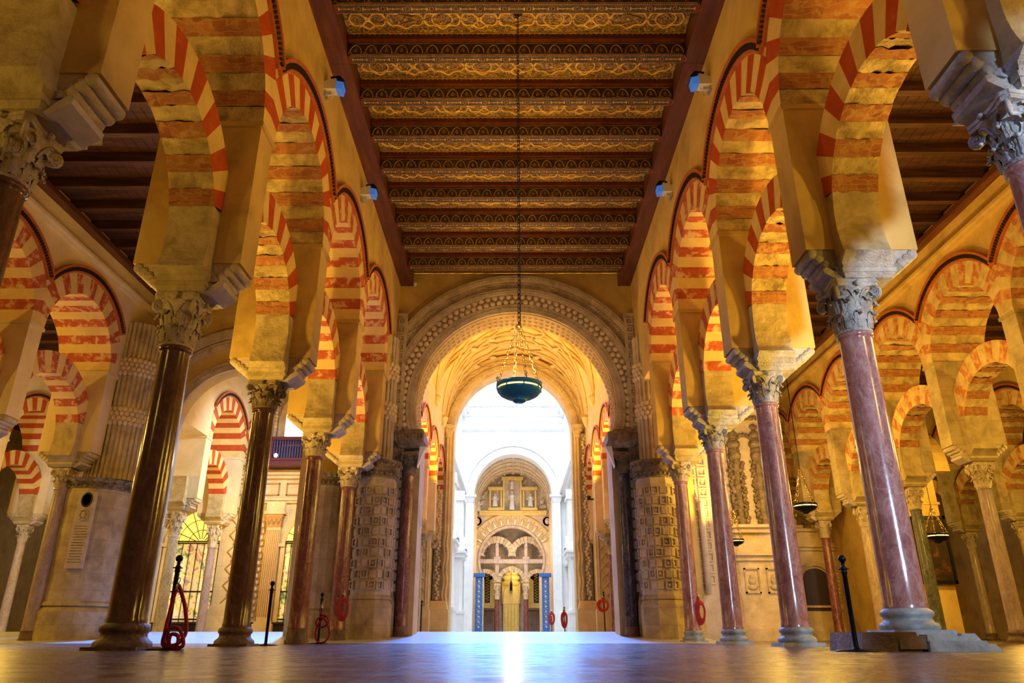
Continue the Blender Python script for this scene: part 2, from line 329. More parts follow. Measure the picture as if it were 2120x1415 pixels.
        for i in range(n):
            F += [(i, i + 1, N + i + 1, N + i), (2 * N + i + 1, 2 * N + i, 3 * N + i, 3 * N + i + 1), (N + i, N + i + 1, 3 * N + i + 1, 3 * N + i)]
        if caps: F += [(0, N, 3 * N, 2 * N), (n, 2 * N + n, 3 * N + n, N + n)]
        s.add(vs, F, m)
        mi = m if min_ is None else min_
        gv = []
        for i in range(n + 1):
            for j in range(nw + 1):
                t = w0 + (w1 - w0) * j / nw; p = inn[i]
                if jit and 0 < j < nw:
                    d = random.uniform(-jit, jit); p = (uc + (p[0] - uc) * (1 + d), zc + (p[1] - zc) * (1 + d))
                gv.append(P(*p, t))
        gf = [(i * (nw + 1) + j, i * (nw + 1) + j + 1, (i + 1) * (nw + 1) + j + 1, (i + 1) * (nw + 1) + j) for i in range(n) for j in range(nw)]
        s.add(gv, gf, mi, smooth or bool(jit))
    def mesh(s, name, mats):
        me = bpy.data.meshes.new(name); me.from_pydata(s.v, [], s.f)
        for mm in mats: me.materials.append(mm)
        for p, mi, sm in zip(me.polygons, s.m, s.sm): p.material_index = mi; p.use_smooth = sm
        me.update()
        import bmesh
        b = bmesh.new(); b.from_mesh(me); bmesh.ops.recalc_face_normals(b, faces=b.faces); b.to_mesh(me); b.free()
        return me
    def build(s, name, mats, parent=None, loc=None):
        if not isinstance(mats, (list, tuple)): mats = [mats]
        o = bpy.data.objects.new(name, s.mesh(name, mats)); C.objects.link(o)
        if parent is not None: o.parent = parent
        if loc is not None: o.location = loc
        return o
def inst(name, me, parent=None, loc=(0, 0, 0), rz=0.0, sc=None):
    o = bpy.data.objects.new(name, me); C.objects.link(o); o.location = loc; o.rotation_euler = (0, 0, rz)
    if sc: o.scale = sc
    if parent is not None: o.parent = parent
    return o
def tag(o, label, cat, group=None):
    o['label'] = label; o['category'] = cat
    if group: o['group'] = group
    return o
def thing(name, label, cat, loc=(0, 0, 0), rz=0.0, group=None):
    o = bpy.data.objects.new(name, None); C.objects.link(o); o.location = loc; o.rotation_euler = (0, 0, rz); o.empty_display_size = .2
    return tag(o, label, cat, group)
def struct(o, label=None, cat=None):
    o['kind'] = 'structure'
    if label: o['label'] = label
    if cat: o['category'] = cat
    return o
ORD = ['first', 'second', 'third', 'fourth', 'fifth', 'sixth', 'seventh', 'eighth', 'ninth', 'tenth', 'eleventh', 'twelfth', 'thirteenth']
# ------------------------------------------------------------------ columns
def capital_mesh(style=0, lod=0):
    mb = MB(); H = .57
    seg = 20 if not lod else 12
    mb.lathe([(.205, 0), (.215, .02), (.205, .04), (.20, .10), (.205, .25), (.225, .38), (.27, .47), (.29, .49)], seg)
    def leaf(a, z0, h, w, r0, out, m=0):
        pr = []; N = 8 if not lod else 5; K = 9 if not lod else 5
        for i in range(N + 1):
            t = i / N
            zz = z0 + h * (min(t, .82) / .82 - max(0, t - .82) * 1.5)
            rr = r0 + out * t ** 2.4 + .012 - (.012 if t > .95 else 0)
            ww = w * (1 - .18 * t) * (1.0 if i % 2 else .80) * (.45 if i == N else (.8 if i == N - 1 else 1))
            for q in range(K):
                s_ = -1 + 2 * q / (K - 1); dr = -.018 * abs(s_) ** 1.5 + (.009 if q % 2 == 0 else -.007) + (.012 if q == K // 2 else 0)
                an = a + s_ * ww / (2 * rr); pr.append(((rr + dr) * math.cos(an), (rr + dr) * math.sin(an), zz - .012 * abs(s_) * (i % 2)))
        fs = [(i * K + q, i * K + q + 1, (i + 1) * K + q + 1, (i + 1) * K + q) for i in range(N) for q in range(K - 1)]
        mb.add(pr, fs, m, True)
        c_ = pr[-K + K // 2]; mb.ball((c_[0] * .975, c_[1] * .975, c_[2] - .006), .013 + w * .05, m, 7, 5, (1, 1, .75))
        back = [(p[0] * .90, p[1] * .90, p[2] + .004) for p in pr[-K:]]
        mb.add(pr[-K:] + back, [(q, q + 1, K + q + 1, K + q) for q in range(K - 1)], m)
    for i in range(8): leaf(2 * PI * i / 8, .03, .20, .165, .205, .075)
    for i in range(8): leaf(2 * PI * (i + .5) / 8, .12, .27, .15, .205, .10)
    if style == 1:
        for i in range(8): leaf(2 * PI * i / 8, .22, .24, .10, .215, .09)
    for i in range(4):
        a = PI / 4 + i * PI / 2; pts = []
        for k in range(20 if not lod else 10):
            t = k / (19 if not lod else 9); rr = .065 * (1 - t * .8); th = -PI / 2 + t * 3.6 * PI
            R = .335 + rr * math.cos(th) * .9; z = .425 + rr * math.sin(th)
            pts.append((R * math.cos(a), R * math.sin(a), z))
        st = [(.22 * math.cos(a + .35), .22 * math.sin(a + .35), .30), (.27 * math.cos(a + .15), .27 * math.sin(a + .15), .37)]
        mb.tube(st + pts, .022, 5)
        mb.ball((.335 * math.cos(a), .335 * math.sin(a), .425), .018, 0, 6, 4, (1, 1, 1))
        a2 = i * PI / 2; mb.ball((.315 * math.cos(a2), .315 * math.sin(a2), .505), .035, 0, 10, 6)
        for s_ in (-1, 1):
            pts = []
            for k in range(9):
                t = k / 8; an = a2 + s_ * (.08 + t * .42); zz = .30 + .16 * math.sin(t * PI * .6); pts.append(((.225 + .07 * t) * math.cos(an), (.225 + .07 * t) * math.sin(an), zz))
            mb.tube(pts, .014, 4)
    N = 6; poly = []
    for i in range(4):
        a0 = -PI / 4 + i * PI / 2
        c0 = Vector((math.cos(a0), math.sin(a0))) * .43; c1 = Vector((math.cos(a0 + PI / 2), math.sin(a0 + PI / 2))) * .43
        d = (c1 - c0); nrm = Vector((math.cos(a0 + PI / 4), math.sin(a0 + PI / 4)))
        for k in range(N):
            t = (k + .5) / N * .92 + .04; p = c0 + d * t - nrm * .05 * math.sin(PI * t); poly.append((p.x, p.y))
    mb.prism(poly, 'z', .485, .53); mb.prism([(x * 1.03, y * 1.03) for x, y in poly], 'z', .53, H)
    return mb
CAPM = {}
def cap_mesh(mat, style, lod):
    k = (mat, style, lod)
    if k not in CAPM: CAPM[k] = capital_mesh(style, lod).mesh('capital', [M[mat]])
    return CAPM[k]
BASEM = {}
def base_mesh(mat, kind):
    k = (mat, kind)
    if k in BASEM: return BASEM[k]
    mb = MB()
    if kind == 'round':      # worn attic base spreading to the floor
        mb.lathe([(.36, 0), (.37, .03), (.36, .07), (.31, .10), (.29, .12), (.285, .15), (.31, .17), (.315, .20), (.30, .225), (.265, .24), (.25, .25)], 28)
        mb.box(-.36, .36, -.36, .36, 0, .03)
    elif kind == 'low':
        mb.lathe([(.30, 0), (.305, .05), (.27, .09), (.26, .20), (.25, .25)], 24)
    elif kind == 'attic':
        mb.lathe([(.33, .05), (.345, .075), (.33, .105), (.29, .12), (.275, .14), (.275, .16), (.30, .175), (.305, .20), (.29, .22), (.255, .235), (.25, .27), (.235, .29)], 28)
        mb.frust((-.38, .38, -.38, .38), 0, (-.36, .36, -.36, .36), .05)
    BASEM[k] = mb.mesh('base', [M[mat]]); return BASEM[k]
SHM = {}
def shaft_mesh(mat, r, z0, z1):
    k = (mat, r, z0, z1)
    if k in SHM: return SHM[k]
    mb = MB(); r2 = r * .885; h = z1 - z0
    pr = [(r * 1.04, z0), (r * 1.04, z0 + .04), (r, z0 + .06)]
    for i in range(1, 9): t = i / 8; pr.append((r - (r - r2) * t ** 1.3, z0 + .06 + (h - .13) * t))
    pr += [(r2 * 1.02, z1 - .055), (r2 * 1.10, z1 - .045), (r2 * 1.13, z1 - .025), (r2 * 1.08, z1 - .003), (r2, z1)]
    mb.lathe(pr, 40); SHM[k] = mb.mesh('shaft', [M[mat]]); return SHM[k]
def column(x, y, label, mat, cap='carved', base='base_dark', bkind='round', r=.235, ha=3.2, top=3.75, style=0, lod=0, z0=0.0, group=None, rz=0.0, name='marble_column'):
    t = thing(name, label, 'column', (x, y, z0), rz, group)
    if 0 < z0 < .2: ha -= z0; top -= z0
    r *= .755; bs_ = r / .25
    inst('base', base_mesh(base, bkind), t, (0, 0, 0), 0, (bs_ * 1.02, bs_ * 1.02, 1))
    inst('shaft', shaft_mesh(mat, r, .24, ha), t)
    k = r / .235 * 1.10
    inst('capital', cap_mesh(cap, style, lod), t, (0, 0, ha), 0, (k, k, (top - ha) / .57))
    return t

# ------------------------------------------------------------------ arcade pieces (local x = across the wall, +x faces the nave)
ZL, RL0, RL1 = 4.40, 1.15, 1.62       # lower horseshoe arch: centre height, inner and outer radius
ZU, RU1 = 6.10, 1.76                  # upper arch
TH = .62; HW = .22; AX0, AX1 = -.21, .30
def pier_parts(S, t, stm, capm, lod=0, rough=False):
    key = (round(S, 3), stm, capm, rough)
    if key not in PIERM:
        hw = HW
        mb = MB(); mb.box(-TH, TH, -hw, hw, 4.12, ZU)
        mb.box(-TH - .03, TH + .03, -hw - .03, hw + .03, ZU - .07, ZU)
        # springer block following the two horseshoe intrados
        zz = [3.97 + (4.76 - 3.97) * i / 8 for i in range(9)]
        prof = [(S / 2 - math.sqrt(RL0 ** 2 - (z - ZL) ** 2), z) for z in zz]
        poly = prof + [(-a, b) for a, b in prof[::-1]]
        mb.prism(poly, 'x', AX0, AX1, 1)
        body = mb.mesh('pier_block', [M[stm], M['foot']])
        sides = []
        for s in (1, -1):
            r = MB()
            for k in range(4):
                x = s * (.555 - k * .07); z = 4.068 - k * .055
                r.lathe([(.0, -hw), (.05, -hw), (.058, -hw + .012), (.058, hw - .012), (.05, hw), (0, hw)], 14)
                n = 14 * 6
                for i in range(len(r.v) - n, len(r.v)):
                    px, py, pz = r.v[i]; r.v[i] = (px * .95 + x, pz, py + z)
            r.prism([(s * .22, 3.88), (s * .22, 4.13), (s * .58, 4.13), (s * .56, 4.09), (s * .30, 3.9)], 'y', -hw + .02, hw - .02)
            sides.append(r.mesh('modillion', [M[capm]]))
        im = MB(); im.frust((-.26, .26, -.26, .26), 3.75, (-.275, .29, -.30, .30), 3.80); im.box(-.28, .30, -.31, .31, 3.80, 3.85); im.frust((-.26, .28, -.30, .30), 3.85, (-.25, .32, -.36, .36), 3.90); im.frust((-.24, .31, -.35, .35), 3.90, (-.22, .31, -.47, .47), 3.98)
        im.m = [1] * len(im.m) if capm != 'gray_capital' else im.m
        im.prism([(.22, 3.76), (.32, 3.74), (.46, 3.83), (.47, 3.88), (.43, 3.90), (.28, 3.86), (.22, 3.86)], 'y', -hw, hw)
        PIERM[key] = (body, sides, im.mesh('impost_block', [M['lilac_stone' if capm != 'gray_capital' else 'gray_capital'], M['foot']]))
    b, r, i = PIERM[key]
    inst('pier_block', b, t); inst('modillion', r[0], t); inst('modillion', r[1], t); inst('impost_block', i, t)
PIERM = {}; LOWM = {}; UPM = {}
def lower_arch_mesh(S, style):
    key = (round(S, 3), style)
    if key in LOWM: return LOWM[key]
    mb = MB(); N = 15; a0 = math.radians(17.5); a1 = PI - a0; d = (a1 - a0) / N; clip = S / 2 - HW + .04
    for i in range(N):
        red = i % 2 == 0
        er = style in ('eroded', 'old'); mi = (1 if red else 0) if not er else (3 if red else 2)
        mb.arc('x', 0, ZL, RL0 - (.012 if (red and er) else 0), RL1, a0 + i * d, a0 + (i + 1) * d, AX0, AX1 + .01, 1 if red else 0, mi, 3 if er else 2, clip, 8 if er else 1, .018 if er else 0, caps=False)
    LOWM[key] = mb.mesh('horseshoe_arch', [M['oldstone'] if style == 'old' else M['vstone'], M[{'worn': 'vred_worn', 'old': 'oldred'}.get(style, 'vred')], M['rubble'], M['brick']]); return LOWM[key]
def upper_meshes(S, style):
    key = (round(S, 3), style)
    if key in UPM: return UPM[key]
    mb = MB(); N = 17; a0 = math.radians(10); a1 = PI - a0; d = (a1 - a0) / N; r0 = S / 2 - HW - .005
    for i in range(N):
        red = i % 2 == 0; er = style in ('eroded', 'old'); mi = (1 if red else 0) if not er else (3 if red else 2)
        mb.arc('x', 0, ZU, r0 - (.012 if (red and er) else 0), RU1, a0 + i * d, a0 + (i + 1) * d, -TH - .012, TH + .012, 1 if red else 0, mi, 3 if er else 2, S / 2, 10 if er else 1, .014 if er else 0, caps=False)
    for s in (0, 1):
        aa, ab = (0, a0) if s == 0 else (a1, PI)
        mb.arc('x', 0, ZU, r0, RU1, aa, ab, -TH - .012, TH + .012, 0, 2 if style == 'eroded' else 0, 2, S / 2, caps=False)
    ring = mb.mesh('voussoir_ring', [M['oldstone'] if style == 'old' else M['vstone'], M[{'worn': 'vred_worn', 'old': 'oldred'}.get(style, 'vred')], M['rubble'], M['brick']])
    m2 = MB(); ra, rb = 1.78, 1.95
    b0 = math.acos(min(1, (S / 2) / ((ra + rb) / 2))); b1 = PI - b0
    m2.arc('x', 0, ZU, ra, rb, b0, b1, TH, TH + .055, 0, n=30, clip=S / 2, caps=True)
    m2.arc('x', 0, ZU, rb - .045, rb + .01, b0, b1, TH + .04, TH + .10, 0, n=30, clip=S / 2)
    nd = 56
    for i in range(nd):
        a = b0 + .02 + (b1 - b0 - .04) * (i + .25) / nd
        m2.arc('x', 0, ZU, ra + .035, rb - .05, a, a + (b1 - b0) / nd * .5, TH + .05, TH + .085, 1, n=1)
    mo = m2.mesh('moulding', [M['moulding'], M['dark']])
    UPM[key] = (ring, mo); return UPM[key]
def arcade_wall(name, Xc, face, Y0, Y1, centres, S, ztop, mat='plaster', label=''):
    ztop = max(ztop, 9.2)
    """solid upper wall with round openings; centres = mid points of the bays"""
    mb = MB(); r = 1.55
    ys = [Y0]
    for c in centres:
        lo, hi = c - S / 2, c + S / 2; r = min(1.55, S / 2 - .01)
        lo = max(lo, Y0); hi = min(hi, Y1); n = 24
        if c - r > lo:
            mb.box(-TH, TH, lo, c - r, ZU, ztop)
        if c + r < hi: mb.box(-TH, TH, c + r, hi, ZU, ztop)
        pts = []
        for i in range(n + 1):
            a = PI - PI * i / n; y = c + r * math.cos(a); z = ZU + r * math.sin(a)
            if y <= hi + 1e-6: pts.append((y, z))
        for (ya, za), (yb, zb) in zip(pts, pts[1:]):
            mb.prism([(ya, za), (yb, zb), (yb, ztop), (ya, ztop)], 'x', -TH, TH)
        if pts[-1][0] < hi - 1e-4: pass
    lo = centres[0] - S / 2; hi = centres[-1] + S / 2
    if Y0 < lo: mb.box(-TH, TH, Y0, lo, ZU, ztop)
    if Y1 > hi: mb.box(-TH, TH, hi, Y1, ZU, ztop)
    if face < 0:
        mb.v = [(-x, y, z) for x, y, z in mb.v]
    mb.v = [(x + Xc, y, z) for x, y, z in mb.v]
    o = mb.build(name, [M[mat]]); return struct(o, label, 'wall')

def arcade(side, row, Xc, face, YS, styles, ztop, cols, wallname, place, cornice=False, z0s=None, walltrim=(0, 0), skipcol=(), wallmat='plaster', colx=None, pmat='ashlar', nolab=0):
    """YS = pier positions; one column + pier per position, arches between"""
    S = YS[1] - YS[0]; rz = 0 if face > 0 else PI
    for k, Y in enumerate(YS):
        o = ORD[k]
        if k not in skipcol:
            cm = cols[k]
            column(Xc if colx is None else colx, Y, '%s, %s of %s' % (cm.get('desc', 'marble column'), o, place), cm['mat'], cm.get('cap', 'carved'), cm.get('base', 'base_dark'), cm.get('bk', 'round'), cm.get('r', .235), cm.get('ha', 3.2), 3.75, cm.get('style', 0), cm.get('lod', 0), rz=rz, z0=cm.get('z0', 0), group='columns of ' + place)
        t = thing('pier', 'stone pier with corbel rolls over the %s column of %s' % (o, place), 'pier', (Xc, Y, 0), rz, 'piers of ' + place)
        pier_parts(S, t, cols[k].get('pier', pmat), cols[k].get('cap', 'carved') if cols[k].get('cap', 'carved') in ('carved', 'gray_capital') else 'carved')
    cs = []
    for k in range(len(YS) - 1):
        c = (YS[k] + YS[k + 1]) / 2; cs.append(c); st = styles[k] if k < len(styles) else styles[-1]
        a = inst('horseshoe_arch', lower_arch_mesh(S, st), None, (Xc, c, 0), rz)
        tag(a, 'striped lower horseshoe arch between %s and %s columns of %s' % (ORD[k], ORD[k + 1], place), 'arch', 'lower arches of ' + place)
        ring, mo = upper_meshes(S, st)
        u = thing('upper_arch', 'striped upper round arch over %s and %s columns of %s' % (ORD[k], ORD[k + 1], place), 'arch', (Xc, c, 0), rz, 'upper arches of ' + place)
        inst('voussoir_ring', ring, u); inst('moulding', mo, u)
    arcade_wall(wallname, Xc, face, YS[0] - walltrim[0], YS[-1] + walltrim[1], cs, S, ztop, wallmat, 'plastered wall above the arches of ' + place)
    if cornice:
        mb = MB(); x0, x1 = sorted((Xc + face * (TH - .01), Xc + face * (TH + .09)))
        xa, xb = sorted((Xc + face * (TH - .01), Xc + face * (TH + .16)))
        mb.box(x0, x1, YS[0] - walltrim[0], YS[-1] + walltrim[1], 8.18, 8.24); mb.box(xa, xb, YS[0] - walltrim[0], YS[-1] + walltrim[1], 8.24, 8.31)
        struct(mb.build('trim_' + wallname[5:], [M[wallmat]]), 'plain ledge running along the wall of ' + place, 'ledge')

def cd(mat, desc, **k): d = dict(mat=mat, desc=desc); d.update(k); return d
XL, XR = -3.77, 3.87
brown = 'dark brown marble column'; red = 'dusky red marble column'; pink = 'glossy pink marble column'
YSL = [7.76 + 3.093 * k for k in range(-2, 4)]; YSR = [7.45 + 3.0 * k for k in range(-2, 4)]
arcade('left', 1, XL, 1, YSL, ['eroded', 'eroded', 'eroded', 'worn', 'worn'], 9.28,
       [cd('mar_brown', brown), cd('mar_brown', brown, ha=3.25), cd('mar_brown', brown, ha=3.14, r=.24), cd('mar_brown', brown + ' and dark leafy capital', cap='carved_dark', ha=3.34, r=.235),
        cd('mar_red', red + ' with low base', bk='low', ha=3.32, r=.225, style=1), cd('mar_red', red + ' beside the coffered drum', bk='low', ha=3.32, r=.225, style=1)],
       'wall_left', 'the left nave arcade', walltrim=(3, 1.5), colx=-3.82, pmat='plaster')
arcade('right', 1, XR, -1, YSR, ['eroded', 'eroded', 'eroded', 'worn', 'worn'], 9.28,
       [cd('mar_pink', pink), cd('mar_pink', pink + ' with grey capital', cap='gray_capital', ha=3.25), cd('mar_pink', pink + ' on broken blue-grey base', cap='gray_capital', base='base_gray', bk='attic', ha=3.17, r=.25, style=1, z0=.13), cd('mar_pink', pink + ' on blue-grey base', cap='gray_capital', base='base_gray', bk='attic', ha=3.3, r=.235),
        cd('mar_pink', pink + ' on grey base', cap='gray_capital', base='base_gray', bk='attic', ha=3.33, r=.22, style=1), cd('mar_pink', 'orange-pink marble column beside the coffered drum', cap='carved', base='base_gray', bk='attic', ha=3.33, r=.215, style=1)],
       'wall_right', 'the right nave arcade', walltrim=(3, 2.1), colx=3.72, pmat='plaster')
gl = 'slim column'
L2 = -10.45; R2 = 10.45
Y2L = [7.76 + 3.093 * k for k in range(-1, 4)]; Y2R = [7.45 + 3.0 * k for k in range(-1, 8)]
arcade('left', 2, L2, 1, Y2L, ['worn'], 9.0,
       [cd('mar_gray', 'pale marble column', lod=1)] * 4 + [cd('mar_lilac', 'lilac-brown marble column beside the plaque drum', lod=0, r=.21, ha=3.3, bk='low')],
       'wall_outer_left', 'the second left arcade', cornice=True, walltrim=(4, 1.5), wallmat='plaster2', pmat='plaster2')
arcade('right', 2, R2, -1, Y2R, ['old'], 9.0,
       [cd('mar_gray', 'pale marble column', lod=1)] * 4 + [cd('mar_lilac', 'pitted grey-pink marble column', lod=0, r=.21, ha=3.2), cd('mar_green', 'dark green granite column', ha=3.2, r=.2), cd('mar_buff', 'buff marble column', ha=3.2, r=.2), cd('mar_red', 'two-tone brown column before the carved facade', ha=3.2, r=.2), cd('mar_buff', 'buff marble column', lod=1)],
       'wall_outer_right', 'the second right arcade', cornice=True, walltrim=(4, 8), pmat='ashlar')
# third rows, seen through the second ones
L3, R3 = -17.1, 17.1
arcade('left', 3, L3, 1, [7.76 + 3.093 * k for k in range(0, 8)], ['clean'], 9.0, [cd('mar_buff', 'slender tan column', lod=1, r=.2)] * 8, 'wall_far_left', 'the third left arcade', walltrim=(3, 6), wallmat='plaster2', pmat='plaster2')
arcade('right', 3, R3, -1, [7.45 + 3.0 * k for k in range(0, 9)], ['old'], 9.0, [cd('mar_buff', 'slender buff column', lod=1, r=.2)] * 9, 'wall_far_right', 'the third right arcade', walltrim=(3, 6), pmat='ashlar')
# rows that continue behind the cross wall
YB = [23.2 + 3.09 * k for k in range(0, 3)]
arcade('left', 4, L2, 1, YB, ['clean'], 9.3, [cd('mar_gray', 'grey-veined marble column', ha=3.0, r=.22), cd('mar_lilac', 'mauve and tan marble column', ha=3.0, r=.2), cd('mar_buff', 'buff column', lod=1)], 'wall_choir_left', 'the row behind the left arch', wallmat='plaster2', pmat='plaster2', walltrim=(3.4, 6))
YC = [21.4 + 3.1 * k for k in range(0, 5)]
arcade('left', 5, -3.85, 1, YC, ['clean'], 9.6, [cd('mar_buff', 'buff marble column', ha=3.2, r=.2, lod=1)] * 2 + [cd('mar_gray', 'mottled cream marble column', ha=3.2, r=.23, cap='carved')] * 2 + [cd('mar_buff', 'buff marble column', r=.2, lod=1)], 'wall_vault_left', 'the left vault arcade', wallmat='plaster2', pmat='plaster2', walltrim=(2.0, .2))
arcade('right', 5, 3.95, -1, YC, ['clean'], 9.6, [cd('mar_buff', 'buff marble column', ha=3.2, r=.2, lod=1)] * 2 + [cd('mar_red', 'red marble column', ha=3.2, r=.23, cap='carved')] * 2 + [cd('mar_buff', 'buff marble column', r=.2, lod=1)], 'wall_vault_right', 'the right vault arcade', wallmat='plaster2', pmat='plaster2', walltrim=(2.0, .2))

# broken plinth under the first right column in view
t = thing('broken_plinth', 'crumbled stone blocks under the nearest pink column', 'stone base', (3.68, 7.45, 0))
mb = MB(); mb.frust((-.62, -.10, -.44, .30), 0, (-.60, -.12, -.42, .28), .16); mb.frust((-.30, -.02, -.46, -.1), .02, (-.28, -.04, -.42, -.12), .13); o = mb.build('brown_block', M['base_dark'], t); o['label'] = 'reddish brown stone blocks'
mb = MB()
for (a, b_, c_, d_, e, f) in [(-.34, .40, -.40, .40, .03, .13), (-.06, .50, -.50, .2, 0, .09), (.16, .60, -.46, .1, 0, .06), (.3, .48, -.38, .1, .08, .15), (-.05, .18, -.46, -.2, .08, .14)]:
    mb.frust((a, b_, c_, d_), e, (a + .02, b_ - .04, c_ + .03, d_), f)
mb.build('grey_block', M['base_gray'], t)
# ------------------------------------------------------------------ floor, ceilings
mb = MB(); mb.box(-24, 24, -6, 15.6, -.3, 0); mb.box(4.3, 24, 15.6, 44, -.3, 0); mb.box(-24, 4.3, 15.6, 66, -.3, -.002)
struct(mb.build('floor', M['floor']), 'polished brown stone floor', 'floor')
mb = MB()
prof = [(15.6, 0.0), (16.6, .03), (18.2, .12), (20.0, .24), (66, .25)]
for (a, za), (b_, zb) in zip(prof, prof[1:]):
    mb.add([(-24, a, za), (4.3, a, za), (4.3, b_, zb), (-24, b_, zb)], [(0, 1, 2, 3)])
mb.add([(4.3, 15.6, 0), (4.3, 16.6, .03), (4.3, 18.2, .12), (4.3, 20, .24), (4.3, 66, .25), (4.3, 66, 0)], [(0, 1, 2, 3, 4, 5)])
struct(mb.build('floor_ramp', M['floor2']), 'marble floor rising behind the columns, pale blue daylight painted into its colour', 'floor')

# nave ceiling: red-brown wall plates, painted beams and carved boards
ZB, ZP = 9.20, 9.56
for s, x0, x1, nm in ((-1, -3.17, -2.80, 'left'), (1, 2.90, 3.27, 'right')):
    mb = MB(); y = -3.0
    while y < 18.4:
        y2 = min(y + 4.3, 18.5); mb.box(x0, x1, y + .004, y2 - .004, ZB, ZB + .5); y = y2
    tag(mb.build('wall_plate', M['wood']), 'dark red-brown wall plate along the %s edge of the nave ceiling' % nm, 'beam')
x0, x1 = -2.79, 2.89; W = x1 - x0
mb = MB(); mb.box(x0 - .3, x1 + .3, -3, 18.5, ZP + .05, ZP + .15); struct(mb.build('ceiling', M['wood_board']), 'dark boarded ceiling over the nave', 'ceiling')
# beam meshes (local y: 0 = near face, .19 = far face)
bb = MB(); bb.box(x0, x1, 0, .19, ZB, ZP + .06); bb.box(x0, x1, -.10, 0, ZB + .26, ZP + .06, 1); bb.box(x0, x1, -.105, -.095, ZB + .25, ZB + .275, 2)
BEAM = bb.mesh('beam_body', [M['wood_board'], M['wood'], M['redpaint']])
vn = MB(); nU = 22; u = W / nU
for i in range(nU):
    cx = x0 + (i + .5) * u; pts = []
    for k in range(15):
        t = k / 14; a = -PI * .15 + t * PI * 1.3
        pts.append((cx - math.cos(a) * u * .40 * (1 - .15 * math.sin(t * PI)), -.006, ZB + .06 + .15 * max(-.1, math.sin(a)) ))
    vn.tube(pts, .011, 4)
    vn.tube([(cx + .02 * math.cos(q / 8 * 2 * PI) * 1.2, -.006, ZB + .10 + .03 * math.sin(q / 8 * 2 * PI)) for q in range(8)], .005, 4, closed=True)
    vn.tube([(cx, -.006, ZB + .07), (cx, -.006, ZB + .16)], .005, 4)
    vn.tube([(cx - u * .5, -.006, ZB + .03), (cx - u * .35, -.006, ZB + .055), (cx - u * .2, -.006, ZB + .03)], .006, 4)
for z in (ZB + .012, ZB + .245): vn.tube([(x0 + .05, -.005, z), (x1 - .05, -.005, z)], .006, 4)
VINE = vn.mesh('painted_vine', [M['gilt_dim']])
ar = MB(); nA = 15; ua = W / nA
for i in range(nA):
    cx = x0 + (i + .5) * ua; z = ZB - .004
    ar.box(cx - ua * .34, cx + ua * .34, .090, .100, z - .004, z + .004)
    for s in (-1, 1):
        ar.prism([(cx + s * ua * .34, .06), (cx + s * ua * .24, .095), (cx + s * ua * .34, .13)], 'z', z - .004, z + .004)
        ar.prism([(cx + s * ua * .10, .07), (cx + s * ua * .05, .095), (cx + s * ua * .10, .12)], 'z', z - .004, z + .004)
    ar.tube([(cx + ua * .5 + .03 * math.cos(q / 10 * 2 * PI), .095 + .045 * math.sin(q / 10 * 2 * PI), z) for q in range(10)], .006, 4, 1, closed=True)
nd = 170
for i in range(nd):
    for yy in (.012, .178):
        cx = x0 + (i + .5) * W / nd; ar.box(cx - .009, cx + .009, yy - .007, yy + .007, ZB - .008, ZB + .002, 1)
ARROW = ar.mesh('arrow_band', [M['gilt'], M['gilt_dim']])
red_tab = MB(); red_tab.box(x0 + .002, x0 + .05, .01, .18, ZB - .012, ZB + .01); red_tab.box(x1 - .05, x1 - .002, .01, .18, ZB - .012, ZB + .01)
TAB = red_tab.mesh('red_tab', [M['redpaint']])
# carved board, 0..PD along y
PD = .82
def board_mesh(v):
    b = MB(); b.box(x0, x1, 0, PD, ZP, ZP + .05); z = ZP - .004; rnd = random.Random(v)
    n = 9; uu = W / n; yc = .46; A = .27
    def T(pts, r=.016, cl=False, m=1): b.tube([(px, py, z - .006) for px, py in pts], r, 5, m, closed=cl)
    for ph in (0, PI):
        pts = []
        K = n * 14
        for i in range(K + 1):
            x = x0 + .08 + (W - .16) * i / K; t = i / 14 * PI + ph
            y = yc + A * .62 * math.copysign(abs(math.sin(t)) ** (.55 if v % 2 else .8), math.sin(t)) + .03 * math.sin(5 * t)
            pts.append((x, y))
        T(pts, .019, m=1)
        T([(p[0], p[1] + (.045 if ph else -.045)) for p in pts], .008, m=0)
    for i in range(n):
        cx = x0 + .08 + (W - .16) * (i + .5) / n; kind = (i + v) % 3
        if kind == 0:
            T([(cx + .17 * math.cos(q / 16 * 2 * PI), yc + .14 * math.sin(q / 16 * 2 * PI)) for q in range(16)], .013, True)
            for s in (-1, 1):
                T([(cx, yc - .10), (cx + s * .08, yc - .02), (cx + s * .05, yc + .09), (cx, yc + .05)], .009, m=0)
        elif kind == 1:
            for s in (-1, 1): T([(cx - .14, yc - s * .16), (cx + .14, yc + s * .16)], .017)
            T([(cx + .04 * math.cos(q / 8 * 2 * PI), yc + .04 * math.sin(q / 8 * 2 * PI)) for q in range(8)], .012, True)
        else:
            T([(cx + .20 * math.cos(a) * math.cos(3 * a), yc + .17 * math.sin(a)) for a in [q / 24 * 2 * PI for q in range(24)]], .010, True, 0)
            b.ball((cx, yc, z - .01), .03, 1, 6, 4, (1, 1, .6))
        for q in range(5):
            xx = cx + rnd.uniform(-.25, .25); yy = yc + rnd.uniform(-.26, .26)
            T([(xx + .035 * math.cos(a), yy + .03 * math.sin(a)) for a in [w_ / 6 * 2 * PI for w_ in range(6)]], .007, True, 0)
    for yy in (yc - .30, yc + .30): T([(x0 + .05, yy), (x1 - .05, yy)], .010, m=0)
    for i in range(64):
        cx = x0 + .06 + (W - .12) * (i + .5) / 64; b.ball((cx, yc + .335, z - .003), .015, 0, 5, 3)
    return b
boards = []
